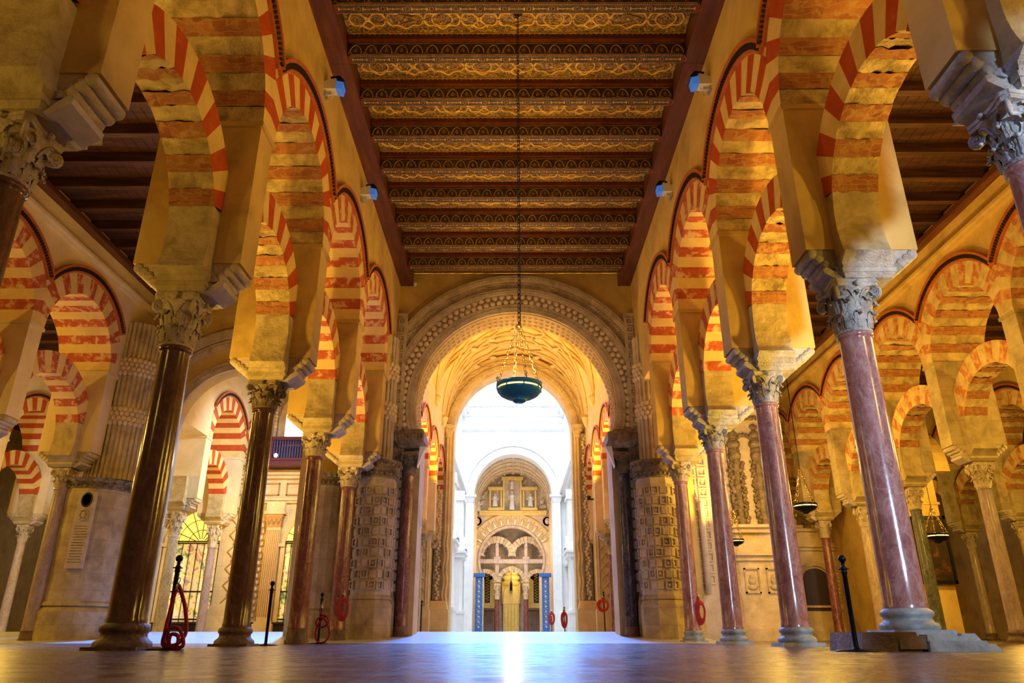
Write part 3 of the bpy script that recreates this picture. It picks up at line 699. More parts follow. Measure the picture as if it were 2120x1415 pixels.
for v in range(2):
    b = board_mesh(v)
    # index 0 = ground boards + thin lines, 1 = relief: put the ground on its own slot
    ms = list(b.m); ms[:6] = [2] * 6; b.m = ms
    boards.append(b.mesh('carved_board', [M['gilt_dim'], M['gilt'], M['arabesque']]))
YBM = [8.62 - 1.075 * 9 + 1.075 * k for k in range(19)]
nb = 0
for k, y in enumerate([8.62 + 1.083 * j for j in range(-9, 9)]):
    t = thing('ceiling_beam', 'painted ceiling beam', 'beam', (0, y, 0), 0, 'painted beams of the nave ceiling')
    inst('beam_body', BEAM, t); inst('painted_vine', VINE, t); inst('arrow_band', ARROW, t); inst('red_tab', TAB, t)
    bt = inst('carved_board', boards[k % 2], None, (0, y + .19, 0)); 
    BE = 17 - k
    words = ORD + ['fourteenth', 'fifteenth', 'sixteenth', 'seventeenth', 'eighteenth', 'nineteenth']
    t['label'] = 'painted nave ceiling beam with gilt arrow band, %s counting from the great cross arch' % words[BE]
    tag(bt, 'carved and gilded ceiling board between beams, %s counting from the great cross arch' % words[BE], 'ceiling panel', 'carved boards of the nave ceiling')

# aisle ceilings
def aisle_ceiling(nm, xa, xb, Y0, Y1, ph, words_):
    mb = MB(); mb.box(xa, xb, Y0, Y1, 9.12, 9.2)
    n = int((xb - xa) / .2)
    for i in range(n): mb.box(xa + i * .2 + .19, xa + i * .2 + .2, Y0, Y1, 9.105, 9.12)
    struct(mb.build('ceiling_' + nm, M['wood_x']), 'dark boarded ceiling over %s' % words_, 'ceiling')
    me = MB(); me.box(xa, xb, 0, .14, 8.9, 9.125); me = me.mesh('ceiling_joist', [M['wood_x']])
    ys = []; y = ph
    while y - .87 > Y0: y -= .87
    while y < Y1 - .2: ys.append(y); y += .87
    for i, y in enumerate(ys):
        o = inst('ceiling_joist', me, None, (0, y, 0)); tag(o, 'dark wooden ceiling joist over %s, %s from the nearest' % (words_, (ORD + ['fourteenth', 'fifteenth', 'sixteenth', 'seventeenth', 'eighteenth', 'nineteenth', 'twentieth'] + ['twenty-' + q for q in ORD[:9]] + ['thirtieth'] + ['thirty-' + q for q in ORD[:9]])[i]), 'joist', 'ceiling joists over ' + words_)
    for x_ in (xa, xb - .2):
        mb = MB(); mb.box(x_, x_ + .2, Y0, Y1, 8.78, 8.9); tag(mb.build('wall_plate', M['wood']), 'long wooden wall plate on the %s edge of the ceiling over %s' % ('left' if x_ == xa else 'right', words_), 'beam')
aisle_ceiling('left_aisle', -9.83, -4.39, -2, 18.5, 10.5, 'the left aisle')
aisle_ceiling('right_aisle', 4.49, 9.83, -2, 27, 10.24, 'the right aisle')
aisle_ceiling('far_left_aisle', -16.48, -11.07, 3, 30, 10.5, 'the far left aisle')
aisle_ceiling('far_right_aisle', 11.07, 16.48, 3, 33, 10.24, 'the far right aisle')
for nm, xa, xb, lab in (('outer_left', -24, -17.72, 'outermost left bays'), ('outer_right', 17.72, 24, 'outermost right bays')):
    mb = MB(); mb.box(xa, xb, 3, 36, 9.0, 9.2); struct(mb.build('ceiling_' + nm, M['wood_x']), 'dark ceiling over the ' + lab, 'ceiling')
for nm, xa, xb in (('boundary_left', -24.2, -23), ('boundary_right', 23, 24.2)):
    mb = MB(); mb.box(xa, xb, -6, 45, 0, 9.2); struct(mb.build('wall_' + nm, M['plaster']), 'ochre outer wall on the far %s' % nm[9:], 'wall')
mb = MB(); mb.box(11, 24, 40, 40.4, 0, 9.2); struct(mb.build('wall_back_right', M['plaster']), 'ochre end wall beyond the right arcades', 'wall')
mb = MB(); mb.box(-24, -11, 40, 40.4, 0, 9.2); struct(mb.build('wall_back_left', M['plaster2']), 'pale end wall beyond the left arcades', 'wall')

# ------------------------------------------------------------------ cross wall with the great arch (Y 18.5 .. 19.4)
Y0, Y1 = 18.5, 19.4; ACX, ACZ, AR = .05, 5.75, 2.60
def wall_with_arch(name, xa, xb, cx, cz, r, zt, y0, y1, mat, label, zb=0.0, sill=None, a_low=-20, n=40, pointed=1.0):
    mb = MB(); al = math.radians(a_low)
    pts = []
    for i in range(n + 1):
        a = (PI - al) + (2 * al - PI) * i / n; pts.append((cx + r * math.cos(a), cz + r * math.sin(a) * (pointed if math.sin(a) > 0 else 1)))
    xl, zl = pts[0]; xr, zr = pts[-1]
    mb.prism([(xa, zb), (xl, zb), (xl, zl), (xa, zl)], 'y', y0, y1); mb.prism([(xr, zb), (xb, zb), (xb, zr), (xr, zr)], 'y', y0, y1)
    # side fields: from the outer edge to the arch outline up to the centre height, then up to the top
    for (p, q) in zip(pts, pts[1:]):
        (ax, az), (bx, bz) = p, q
        if az < cz - 1e-6 or bz < cz - 1e-6:
            e = xa if ax < cx else xb; mb.prism([(e, az), (ax, az), (bx, bz), (e, bz)], 'y', y0, y1)
        else: mb.prism([(ax, az), (bx, bz), (bx, zt), (ax, zt)], 'y', y0, y1)
    mb.prism([(xa, cz), (cx - r, cz), (cx - r, zt), (xa, zt)], 'y', y0, y1); mb.prism([(cx + r, cz), (xb, cz), (xb, zt), (cx + r, zt)], 'y', y0, y1)
    return struct(mb.build(name, [M[mat]]), label, 'wall')
wall_with_arch('wall_cross', -4.4, 4.5, ACX, ACZ, AR, 9.6, Y0, Y1, 'plaster', 'ochre cross wall pierced by the great carved arch', a_low=-21)
wall_with_arch('wall_cross_left', -9.9, -4.4, -7.1, 5.05, 1.70, 9.2, Y0, 18.92, 'plaster', 'ochre cross wall with arch closing the left aisle', a_low=0)
def carved_arch(name, label, cx, cz, y, bands, a_low=-18, zmax=None, xmax=None, d=-1, ez=1.0):
    """bands: list of (name, r0, r1, depth, style, mat)"""
    t = thing(name, label, 'arch')
    al = math.radians(a_low)
    def ok(x, z, pad=0): return (zmax is None or z < zmax - pad) and (xmax is None or abs(x - cx) < xmax - pad)
    for (nm, r0, r1, dep, sty, mt) in bands:
        mb = MB(); a0, a1 = al, PI - al; n = 96; d_ = (a1 - a0) / n
        for i in range(n):
            a = a0 + (i + .5) * d_; 
            if not ok(cx + r1 * math.cos(a), cz + r1 * math.sin(a) * ez): continue
            y1_ = y + d * dep
            mb.arc('y', cx, cz, r0, r1, a0 + i * d_, a0 + (i + 1) * d_, min(y, y1_), max(y, y1_), 0, n=1, caps=False, ez=ez)
        rm = (r0 + r1) / 2; wd = r1 - r0; y1_ = y + d * dep
        if sty == 'balls':
            k = int((a1 - a0) * rm / (wd * .62))
            for i in range(k + 1):
                a = a0 + (a1 - a0) * i / k
                for q, rr in ((0, rm - wd * .24), (1, rm + wd * .24)):
                    aa = a + (.5 * (a1 - a0) / k if q else 0); X, Z = cx + rr * math.cos(aa), cz + rr * math.sin(aa) * ez
                    if ok(X, Z, .1): mb.ball((X, y1_ + d * .05, Z), wd * .27, 0, 10, 7, (1, .9, 1))
        if sty == 'leaf':
            k = int((a1 - a0) * rm / .07)
            for i in range(k + 1):
                a = a0 + (a1 - a0) * i / k; rr = rm + wd * .22 * math.sin(i * .55)
                X, Z = cx + rr * math.cos(a), cz + rr * math.sin(a) * ez
                if ok(X, Z, .1):
                    mb.ball((X, y1_, Z), .055, 0, 6, 5, (1.0, .7, .8))
                    for s in (-1, 1):
                        r3 = rm + s * wd * .3; mb.ball((cx + r3 * math.cos(a + .01 * s), y1_, cz + r3 * math.sin(a + .01 * s) * ez), .034, 0, 5, 4, (1.2, .7, .7))
        if sty == 'rope':
            k = int((a1 - a0) * rm / .11)
            for i in range(k + 1):
                a = a0 + (a1 - a0) * i / k
                p0 = (cx + (r0 + .01) * math.cos(a), y1_, cz + (r0 + .01) * math.sin(a) * ez); p1 = (cx + (r1 - .01) * math.cos(a + .06), y1_, cz + (r1 - .01) * math.sin(a + .06) * ez)
                if ok(p1[0], p1[2], .05): mb.tube([p0, p1], .03, 5)
        if sty == 'bead':
            k = int((a1 - a0) * rm / .075)
            for i in range(k + 1):
                a = a0 + (a1 - a0) * i / k; X, Z = cx + rm * math.cos(a), cz + rm * math.sin(a) * ez
                if ok(X, Z, .05): mb.ball((X, y1_, Z), .028, 0, 5, 4)
        mb.build(nm, [M[mt]], t)
    return t
carved_arch('great_arch', 'great carved stone arch with bands of knobs and foliage, end of the nave', ACX, ACZ, Y0,
    [('inner_carved_band', 2.62, 2.86, .10, 'bead', 'carved'), ('knob_band', 2.86, 3.16, .02, 'balls', 'carved_light'), ('plain_moulding', 3.14, 3.30, .17, 'bead', 'carved'),
     ('foliage_band', 3.30, 3.58, .05, 'leaf', 'carved'), ('outer_moulding', 3.56, 3.72, .14, 'bead', 'carved')], a_low=-18, zmax=9.6, xmax=3.2)
t = thing('soffit_carving', 'small carved bosses lining the underside of the great arch', 'carving')
for q in range(3):
    mb = MB()
    for i in range(60):
        a = math.radians(-18) + (PI + math.radians(36)) * (i + .5) / 60; mb.ball((ACX + 2.6 * math.cos(a), 18.7 + q * .25, ACZ + 2.6 * math.sin(a)), .06, 0, 6, 4)
    mb.build('boss_row', M['carved_light'], t)
carved_arch('aisle_cross_arch', 'moulded stone arch closing the left aisle, with carved soffit', -7.1, 5.05, Y0,
    [('inner_moulding', 1.70, 1.95, .08, 'bead', 'carved'), ('plain_band', 1.97, 2.35, .04, '', 'plaster'), ('rope_band', 2.36, 2.56, .10, 'bead', 'carved'), ('outer_moulding', 2.60, 2.85, .14, '', 'carved')], a_low=0, zmax=8.8, xmax=2.6)
# imposts, jamb columns of the great arch
for s, mt, lab in ((-1, 'mar_red', 'dark red marble jamb column under the left foot of the great arch'), (1, 'mar_blue', 'blue-black veined marble jamb column under the right foot of the great arch')):
    x = ACX + s * 2.68
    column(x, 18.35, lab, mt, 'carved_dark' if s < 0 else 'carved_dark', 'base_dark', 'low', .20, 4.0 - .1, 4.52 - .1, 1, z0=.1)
    t = thing('arch_impost', 'carved impost block over the %s jamb column of the great arch' % ('red' if s < 0 else 'blue-black'), 'impost', (x, 18.45, 0))
    mb = MB(); mb.frust((-.24, .24, -.34, .4), 4.52, (-.36, .36, -.44, .4), 4.66); mb.box(-.38, .38, -.46, .4, 4.66, 4.90)
    for i in range(9):
        for z in (4.72, 4.79, 4.85): mb.ball((-.34 + i * .085, -.46, z), .035, 0, 5, 4)
    mb.frust((-.30, .30, -.40, .4), 4.90, (-.2, .34, -.34, .4), 5.0); mb.build('block', M['carved_dark'], t)
    mb = MB(); mb.prism([(0, 4.1), (-s * .13, 4.45), (-s * .22, 4.62), (-s * .05, 4.62)], 'y', -.2, .02); mb.build('scroll', M['white_stone'], t, (-s * .22, -.1, -.06))

# coffered pilasters and drums at both ends of the nave arcade
def coffer(mb, X, Y, z, ang, w, h, m=0, mi=1):
    """raised square frame on a face whose outward normal is ang"""
    ca, sa = math.cos(ang), math.sin(ang); tx, ty = -sa, ca
    def quadbox(u0, u1, z0, z1, d0, d1, m):
        vs = []
        for d in (d0, d1):
            for (u, zz) in ((u0, z0), (u1, z0), (u1, z1), (u0, z1)): vs.append((X + tx * u + ca * d, Y + ty * u + sa * d, zz))
        mb.add(vs, [(0, 3, 2, 1), (4, 5, 6, 7), (0, 1, 5, 4), (1, 2, 6, 5), (2, 3, 7, 6), (3, 0, 4, 7)], m)
    f = min(w, h) * .15
    for (a, b_, c_, d_) in ((-w / 2, w / 2, z - h / 2, z - h / 2 + f), (-w / 2, w / 2, z + h / 2 - f, z + h / 2), (-w / 2, -w / 2 + f, z - h / 2 + f, z + h / 2 - f), (w / 2 - f, w / 2, z - h / 2 + f, z + h / 2 - f)):
        quadbox(a, b_, c_, d_, -.01, .05, m)
    g = min(w, h) * .16; quadbox(-g, g, z - g, z + g, -.01, .03, mi)
def drum(name, cx, cy, r, z0, z1, label, coffers=True, tex='carved', seg=8, capz=.42, plinth=1.0):
    t = thing(name, label, 'pier', (cx, cy, 0))
    mb = MB(); off = PI / seg
    ring = lambda rr: [(rr * math.cos(off + 2 * PI * i / seg), rr * math.sin(off + 2 * PI * i / seg)) for i in range(seg)]
    mb.prism(ring(r), 'z', plinth, z1); 
    if coffers:
        w = 2 * r * math.tan(PI / seg); ap = r * math.cos(PI / seg); rows = int((z1 - plinth - .1) / .235)
        for i in range(seg):
            a = 2 * PI * (i + 1) / seg 
            for k in range(rows):
                zz = plinth + .2 + k * .235
                for u_ in (-.25, .25):
                    xx, yy = ap * math.cos(a) - math.sin(a) * u_ * w, ap * math.sin(a) + math.cos(a) * u_ * w
                    if (k + i + (u_ > 0)) % 2 == 0: coffer(mb, xx, yy, zz, a, w * .42, .19)
                    else:
                        ca_, sa_ = math.cos(a), math.sin(a); hw_ = w * .19; vs_ = [(xx - sa_ * q_ * (hw_ - e_) + ca_ * d_, yy + ca_ * q_ * (hw_ - e_) + sa_ * d_, zz + h_ * (.09 - e_)) for d_, e_ in ((-.01, 0), (.03, .015)) for q_, h_ in ((-1, -1), (1, -1), (1, 1), (-1, 1))]
                        mb.add(vs_, [(4, 5, 6, 7), (0, 1, 5, 4), (1, 2, 6, 5), (2, 3, 7, 6), (3, 0, 4, 7)], 0)
    mb.build('shaft', [M[tex], M[tex]], t)
    mb = MB(); mb.prism(ring(r * 1.12), 'z', z0, plinth - .22); 
    for (ra, rb, za, zb) in ((1.12, 1.0, plinth - .22, plinth - .1), (1.06, 1.06, plinth - .1, plinth - .04), (1.06, 1.0, plinth - .04, plinth)):
        A, B = ring(r * ra), ring(r * rb)
        mb.add([(x, y, za) for x, y in A] + [(x, y, zb) for x, y in B], [(i, (i + 1) % seg, seg + (i + 1) % seg, seg + i) for i in range(seg)])
    mb.build('plinth', M['ashlar'], t)
    mb = MB(); mb.lathe([(r * 1.0, z1), (r * 1.06, z1 + .03), (r * 1.0, z1 + .06), (r * 1.03, z1 + capz * .45), (r * 1.12, z1 + capz * .5), (r * 1.08, z1 + capz * .55), (r * 1.2, z1 + capz * .95), (r * 1.22, z1 + capz)], 28)
    for i in range(26):
        a = 2 * PI * i / 26
        for zz, rr in ((z1 + capz * .25, 1.03), (z1 + capz * .75, 1.17)): mb.ball((r * rr * math.cos(a), r * rr * math.sin(a), zz), .045, 0, 6, 4)
        mb.ball((r * 1.02 * math.cos(a + .12), r * 1.02 * math.sin(a + .12), z1 + capz * .38), .03, 0, 5, 4)
    mb.build('carved_collar', M['carved_dark'], t)
    return t
def colonnettes(cx, cy, r, z0, z1, label, n=9, a0=-PI, a1=0, knobs=True):
    t = thing('colonnette_bundle', label, 'carving', (cx, cy, 0))
    mb = MB(); mb.lathe([(r, z0), (r, z1)], 14)
    n = int(abs(a1 - a0) * r / .105) + 1; kbs = [MB(), MB()]
    for i in range(n):
        a = a0 + (a1 - a0) * i / (n - 1); x, y = r * math.cos(a), r * math.sin(a)
        mb.tube([(x, y, z0 + .12), (x, y, z1)], .042, 6); mb.tube([(x, y, z0), (x, y, z0 + .12)], .05, 6)
        for kb, zc_ in zip(kbs, (z0 + (z1 - z0) * .34, z0 + (z1 - z0) * .66)):
            for q in range(4):
                an = a + .5 * (q % 2) * (a1 - a0) / (n - 1); kb.ball(((r + .03) * math.cos(an), (r + .03) * math.sin(an), zc_ + q * .115), .062, 0, 8, 6, (1, 1, 1.15))
    mb.build('colonnettes', M['carved'], t); [kb.build('knob_band', M['carved_light'], t) for kb in kbs]; return t
for s, wd in ((-1, 'left'), (1, 'right')):
    cx = ACX + s * 3.33
    drum('coffered_drum', cx, 17.75, .46, 0, 3.62, 'octagonal stone drum with square coffers, %s end of the nave' % wd)
    colonnettes(ACX + s * 3.42, 17.9, .34, 4.04, 7.35, 'bundle of thin stone shafts with knobs above the %s coffered drum' % wd)
    t = thing('coffered_pilaster', 'tall coffered pilaster strip beside the great arch, %s side' % wd, 'pilaster', (ACX + s * 3.07, 18.42, 0))
    mb = MB(); mb.box(-.17, .17, -.12, .1, 1.05, 4.05)
    for k in range(12): 
        coffer(mb, -.0, -.12, 1.2 + k * .245, -PI / 2, .2, .18); coffer(mb, -s * .17, -.02, 1.2 + k * .245, PI if s > 0 else 0, .14, .18)
    mb.build('shaft', [M['carved'], M['carved']], t)
    mb = MB(); mb.box(-.22, .22, -.16, .1, .02, .85); mb.frust((-.22, .22, -.16, .1), .85, (-.18, .18, -.13, .1), 1.05); mb.build('plinth', M['ashlar'], t)
    mb = MB(); mb.box(-.2, .2, -.15, .1, 4.05, 4.1); mb.frust((-.18, .18, -.13, .1), 4.1, (-.24, .24, -.2, .1), 4.5); mb.box(-.25, .25, -.21, .1, 4.5, 4.62)
    for i in range(5):
        for zz in (4.2, 4.32, 4.56): mb.ball((-.2 + i * .1, -.17 - (zz - 4.1) * .08, zz), .04, 0, 6, 4)
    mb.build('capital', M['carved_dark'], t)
    mb = MB(); mb.box(-.14, .14, -.1, .1, 4.62, 8.3)
    for k in range(14): coffer(mb, 0, -.1, 4.8 + k * .25, -PI / 2, .18, .18)
    mb.build('upper_strip', [M['carved'], M['carved']], t)
# left aisle end: big smooth drum with the plaque, pilaster and colonnettes
t = drum('round_pier', -9.95, 17.75, .80, 0, 3.30, 'broad round stone pier at the end of the left aisle carrying the plaque', coffers=False, tex='ashlar', seg=16, capz=.22, plinth=.85)
colonnettes(-9.80, 17.95, .62, 3.6, 7.6, 'bundle of stone shafts with knobs above the plaque pier', n=9)
drum('round_pier', -4.6, 18.1, .45, 0, 3.5, 'slim round stone pier behind the fourth left column', coffers=False, tex='ashlar', seg=16, capz=.3, plinth=.8)
t = thing('flat_pilaster', 'flat stone pilaster with carved capital right of the plaque pier', 'pilaster', (-9.0, 18.35, 0))
mb = MB(); mb.box(-.22, .22, -.25, .15, .9, 3.7); mb.build('shaft', M['ashlar'], t)
mb = MB(); mb.box(-.28, .28, -.32, .15, .02, .8); mb.frust((-.28, .28, -.32, .15), .8, (-.22, .22, -.25, .15), .95); mb.build('plinth', M['ashlar'], t)
mb = MB(); mb.frust((-.22, .22, -.25, .15), 3.7, (-.3, .3, -.34, .15), 3.95)
for i in range(7): mb.ball((-.27 + i * .09, -.31, 3.88), .045, 0, 6, 4)
mb.build('capital', M['carved_dark'], t)
t = thing('coffered_strip', 'narrow strip of carved blocks above the flat pilaster', 'carving', (-9.0, 18.35, 0))
mb = MB(); mb.box(-.24, .24, -.1, .15, 3.97, 7.9)
for k in range(14): coffer(mb, -.1, -.1, 4.2 + k * .26, -PI / 2, .16, .18); coffer(mb, .13, -.1, 4.2 + k * .26, -PI / 2, .1, .2)
mb.build('strip', [M['carved'], M['carved']], t)
# plaque
pl = thing('plaque', 'tall carved stone memorial plaque with oval portrait on the round pier', 'plaque', (-9.72, 16.93, 0))
mb = MB(); mb.box(-.2, .2, -.04, .02, 1.52, 3.2); mb.build('slab', M['lilac_stone'], pl)
mb = MB(); mb.lathe([(.0, 0), (.10, 0), (.12, .02), (.13, 0)], 20)
mb.v = [(x, -.045 - z * .8, y * 1.3 + 3.02) for x, y, z in mb.v]; mb.build('oval_portrait', M['iron'], pl)
mb = MB()
for k in range(14):
    z = 2.42 - k * .06; w_ = .15 - .03 * (k % 3 == 2)
    x = -w_
    while x < w_ - .02:
        l = random.uniform(.015, .04); mb.box(x, min(x + l, w_), -.044, -.038, z, z + .022); x += l + .012
mb.build('inscription', M['carved_dark'], pl)
mb = MB()
for i in range(16):
    a = i / 16 * 2 * PI; mb.ball((.10 * math.cos(a) * (1 - .2 * (i % 2)), -.045, 2.68 + .12 * math.sin(a)), .03, 0, 6, 4)
mb.ball((0, -.045, 2.68), .06, 0, 8, 5, (1, .5, 1.3)); mb.build('crest', M['carved'], pl)
# right aisle end: coffered wall block
mb = MB(); mb.box(3.95, 5.0, 18.6, 19.4, 0, 8.95)
for i in range(3):
    for k in range(14): coffer(mb, 4.2 + i * .27, 18.6, 1.4 + k * .26, -PI / 2, .22, .22)
struct(mb.build('wall_coffered', [M['carved_light'], M['carved_light']]), 'pale wall with square coffers at the end of the right aisle', 'wall')
t = thing('stone_post', 'slender grey stone post standing out from the coffered wall', 'post', (4.62, 18.42, 0)); mb = MB(); mb.lathe([(.06, 1.05), (.075, 1.1), (.075, 3.2), (.05, 3.25)], 12); mb.build('post', M['lilac_stone'], t); mb = MB(); mb.box(-.04, .04, 0, .2, 1.2, 1.3); mb.box(-.04, .04, 0, .2, 2.9, 3.0); mb.build('bracket', M['lilac_stone'], t)
# ------------------------------------------------------------------ vaulted bay behind the great arch
FZ = .25
VX, VR, VZ = .05, 3.3, 9.4
mb = MB(); n = 32; Ya, Yb = 19.4, 34.0
def VP(t, y, k=1.0): return (VX + VR * k * math.cos(t), y, VZ + VR * 1.1 * k * math.sin(t))
ys = [Ya + (Yb - Ya) * i / 12 for i in range(13)]
vs = [VP(PI * i / n, y) for y in ys for i in range(n + 1)]; N = n + 1
mb.add(vs, [(r * N + i, r * N + i + 1, (r + 1) * N + i + 1, (r + 1) * N + i) for r in range(12) for i in range(n)], 0, True)
mb.add([VP(PI * i / n, Ya + .01, 1.0) for i in range(n + 1)] + [VP(PI * i / n, Ya + .01, 1.05) for i in range(n + 1)], [(i, i + 1, N + i + 1, N + i) for i in range(n)])
struct(mb.build('ceiling_vault', [M['vault']]), 'yellow-lit gothic vault behind the great arch', 'vault')
mb = MB(); mb.box(-4.47, 4.57, 19.4, 34, 13.1, 13.3); struct(mb.build('ceiling_vault_cover', M['plaster']), 'roof over the vaulted bay', 'ceiling')
t = thing('vault_ribs', 'curving gothic ribs and round bosses under the yellow vault', 'vault ribs')
mb = MB()
for Yk in (19.6, 22.95, 26.05, 29.15, 32.25, 34.0):
    for s in (0, 1):
        for j, dy in enumerate((-3.1, -2.0, -.9, 0, .9, 2.0, 3.1)):
            pts = []
            for k in range(13):
                f = k / 12; th = f * PI / 2; tt = th if s == 0 else PI - th
                y = Yk + dy * math.sin(th) ** 1.5
                if 19.42 < y < 33.98: pts.append(VP(tt, y, .985))
            if len(pts) > 2: mb.tube(pts, .055 if dy else .075, 6)
mb.tube([VP(PI / 2, 19.45 + i * 1.2, .985) for i in range(13)], .07, 6)
for s in (.32, -.32):
    pts = []
    for i in range(60):
        y = 19.6 + i * .24; pts.append(VP(PI / 2 + s + .10 * math.sin(i * .8), y, .98))
    mb.tube(pts, .05, 6)
mb.build('ribs', M['warmstone'], t)
for Yk in (21.4, 24.5, 27.6, 30.7, 33.0):
    for a in (PI / 2, PI / 2 - .34, PI / 2 + .34, PI / 2 - .62, PI / 2 + .62):
        p = VP(a, Yk + (0 if a == PI / 2 else .6), .975); m2 = MB(); m2.ball((0, 0, 0), .17, 0, 12, 6, (1, 1, .5)); m2.lathe([(.17, -.02), (.21, 0), (.17, .02)], 16); m2.build('boss', M['carved_light'], t, p)
for s in (-1, 1):      # capitals where the ribs gather
    for Yk in (22.95, 26.05, 29.15, 32.25):
        x = VX + s * (VR - .12); mb = MB(); mb.lathe([(.03, 8.9), (.07, 9.0), (.12, 9.15), (.16, 9.28), (.16, 9.34), (.10, 9.4)], 12, (x, Yk, 0))
        tag(mb.build('rib_corbel', M['carved_light']), 'small carved corbel gathering the vault ribs, %s wall, %s from the great arch' % ('left' if s < 0 else 'right', ORD[int((Yk - 22.9) / 3.09)]), 'corbel', 'rib corbels of the yellow vault, %s wall' % ('left' if s < 0 else 'right'))
# second arch, Y 34
wall_with_arch('wall_second_arch', -6, 6.1, -.05, 9.1, 2.78, 18, 34.0, 35.0, 'warmstone', 'warm stone wall with the second tall arch', zb=FZ, a_low=0, pointed=1.08)
carved_arch('second_arch', 'yellow-lit arch of rope and foliage bands behind the great arch', -.05, 9.1, 34.0,
    [('inner_moulding', 2.80, 2.94, .12, '', 'carved_light'), ('rope_band', 2.94, 3.12, .16, 'rope', 'carved_light'), ('foliage_band', 3.14, 3.40, .10, 'leaf', 'carved_light'), ('outer_moulding', 3.42, 3.52, .30, '', 'warmstone')], a_low=0, xmax=3.5, ez=1.08)
for s in (-1, 1):
    sd = 'left' if s < 0 else 'right'
    t = thing('arch_jamb', 'tall jamb of spiral shaft and openwork foliage on the %s of the second arch' % sd, 'jamb', (-.05 + s * 3.3, 33.7, FZ))
    mb = MB(); mb.box(-.9, .55, -.45, .3, 0, .95) if s < 0 else mb.box(-.55, .9, -.45, .3, 0, .95); mb.frust((-.8, .5, -.38, .3) if s < 0 else (-.5, .8, -.38, .3), .95, (-.55, .42, -.25, .3) if s < 0 else (-.42, .55, -.25, .3), 1.3); mb.build('pedestal', M['warmstone'], t)
    mb = MB(); mb.box(-.18, .18, -.12, .3, 1.3, 8.7); k = 1.4
    while k < 8.6: mb.ball((.07 * math.sin(k * 9), -.12, k), .075, 1, 6, 4); mb.ball((-.07 * math.sin(k * 9), -.12, k + .06), .04, 1, 5, 4); k += .13
    mb.build('foliage_strip', [M['carved_dark'], M['carved_light']], t)
    mb = MB()
    for q, xx in enumerate((-s * .28, -s * .40)):
        pts = [(xx + .028 * math.cos(z * 6), -.16 + .028 * math.sin(z * 6), z) for z in [1.3 + i * .1 for i in range(30)]]
        mb.tube(pts, .06, 6); mb.lathe([(.07, 4.2), (.055, 4.3), (.055, 8.5), (.1, 8.75), (.15, 8.95), (.15, 9.1)], 10, (xx, -.1, 0))
    mb.build('spiral_shafts', M['warmstone'], t)
    mb = MB(); mb.lathe([(.12, 8.5), (.13, 8.55), (.12, 8.65), (.24, 9.0), (.26, 9.1)], 16, (-s * .28, -.1, 0))
    for i in range(10):
        a = i / 10 * 2 * PI; mb.ball((-s * .28 + .2 * math.cos(a), -.1 + .2 * math.sin(a), 8.85), .06, 0, 6, 4)
    mb.build('capital', M['carved'], t)
    mb = MB(); mb.lathe([(.09, 1.3), (.09, 8.8)], 10, (s * .34, -.1, 0)); mb.build('outer_shaft', M['warmstone'], t)
    # diamond-carved pilaster standing in front, nearer
    t = thing('diamond_pilaster', 'pilaster carved with a zigzag of diamonds, %s side of the vaulted bay' % sd, 'pilaster', (-.05 + s * 3.78, 31.6, FZ))
    mb = MB(); mb.box(-.42, .42, -.2, .2, .0, .9); mb.build('plinth', M['warmstone'], t); mb = MB(); mb.box(-.36, .36, -.15, .15, .9, 6.6)
    z = 1.2
    while z < 6.3:
        for (a, b_) in (((-.2, z), (.2, z + .4)), ((.2, z), (-.2, z + .4))): mb.tube([(a[0], -.17, a[1]), (b_[0], -.17, b_[1])], .02, 4)
        z += .4
    mb.tube([(-.24, -.17, 1), (-.24, -.17, 6.5)], .03, 4); mb.tube([(.24, -.17, 1), (.24, -.17, 6.5)], .03, 4)
    mb.build('shaft', M['warmstone'], t)

# ------------------------------------------------------------------ white daylit transept
for s in (-1, 1):
    sd = 'left' if s < 0 else 'right'
    xw = -.05 + s * 3.75
    mb = MB(); xa, xb = sorted((xw, xw + s * 1)); mb.box(xa, xb, 35, 53, FZ, 19)
    for (z0, z1, dp) in ((9.4, 9.6, .25), (9.6, 9.8, .45), (15.3, 15.6, .3), (15.6, 15.8, .5), (4.6, 4.75, .2)):
        xa, xb = sorted((xw - s * dp, xw)); mb.box(xa, xb, 35, 53, z0, z1)
    struct(mb.build('wall_transept_%s' % sd, M['white_stone']), 'white daylit wall of the crossing with cornices, %s side' % sd, 'wall')
def aedicule(x, y, s, label, h=6.4):
    t = thing('aedicule', label, 'altarpiece', (x, y, FZ))
    mb = MB(); mb.box(-.45, .45, -1.1, 1.1, 0, 1.1); mb.box(-.5, .5, -1.15, 1.15, 1.1, 1.25); mb.build('pedestal', M['white_stone'], t)
    mb = MB()
    for yy in (-.85, .85):
        mb.lathe([(.2, 1.25), (.2, 1.35), (.15, 1.4), (.135, 3.9), (.2, 4.1), (.22, 4.2)], 14, (-s * .2, yy, 0))
    mb.build('columns', M['white_stone'], t)
    mb = MB(); mb.box(-.3, .3, -1.05, 1.05, 1.25, 4.2); mb.build('panel', M['white_stone'], t)
    mb = MB(); mb.box(-.5, .5, -1.2, 1.2, 4.2, 4.45); mb.box(-.6, .6, -1.3, 1.3, 4.45, 4.6)
    mb.prism([(-1.3, 4.6), (1.3, 4.6), (0, 5.5)], 'x', -.5, .5); mb.build('pediment', M['white_stone'], t)
    mb = MB(); mb.box(-.35, .35, -.6, .6, 5.0, 7.6); mb.box(-.45, .45, -.7, .7, 7.6, 7.8); mb.prism([(-.7, 7.8), (.7, 7.8), (0, 8.3)], 'x', -.4, .4); mb.build('upper_stage', M['white_stone'], t)
    mb = MB(); mb.box(-.62, -.3, -.35, .35, 4.6, 4.75) if s > 0 else mb.box(.3, .62, -.35, .35, 4.6, 4.75); mb.build('dark_bracket', M['bluewood'], t)
aedicule(-3.55, 40.5, -1, 'white altar frame with pediment on the left wall of the crossing, nearer one')
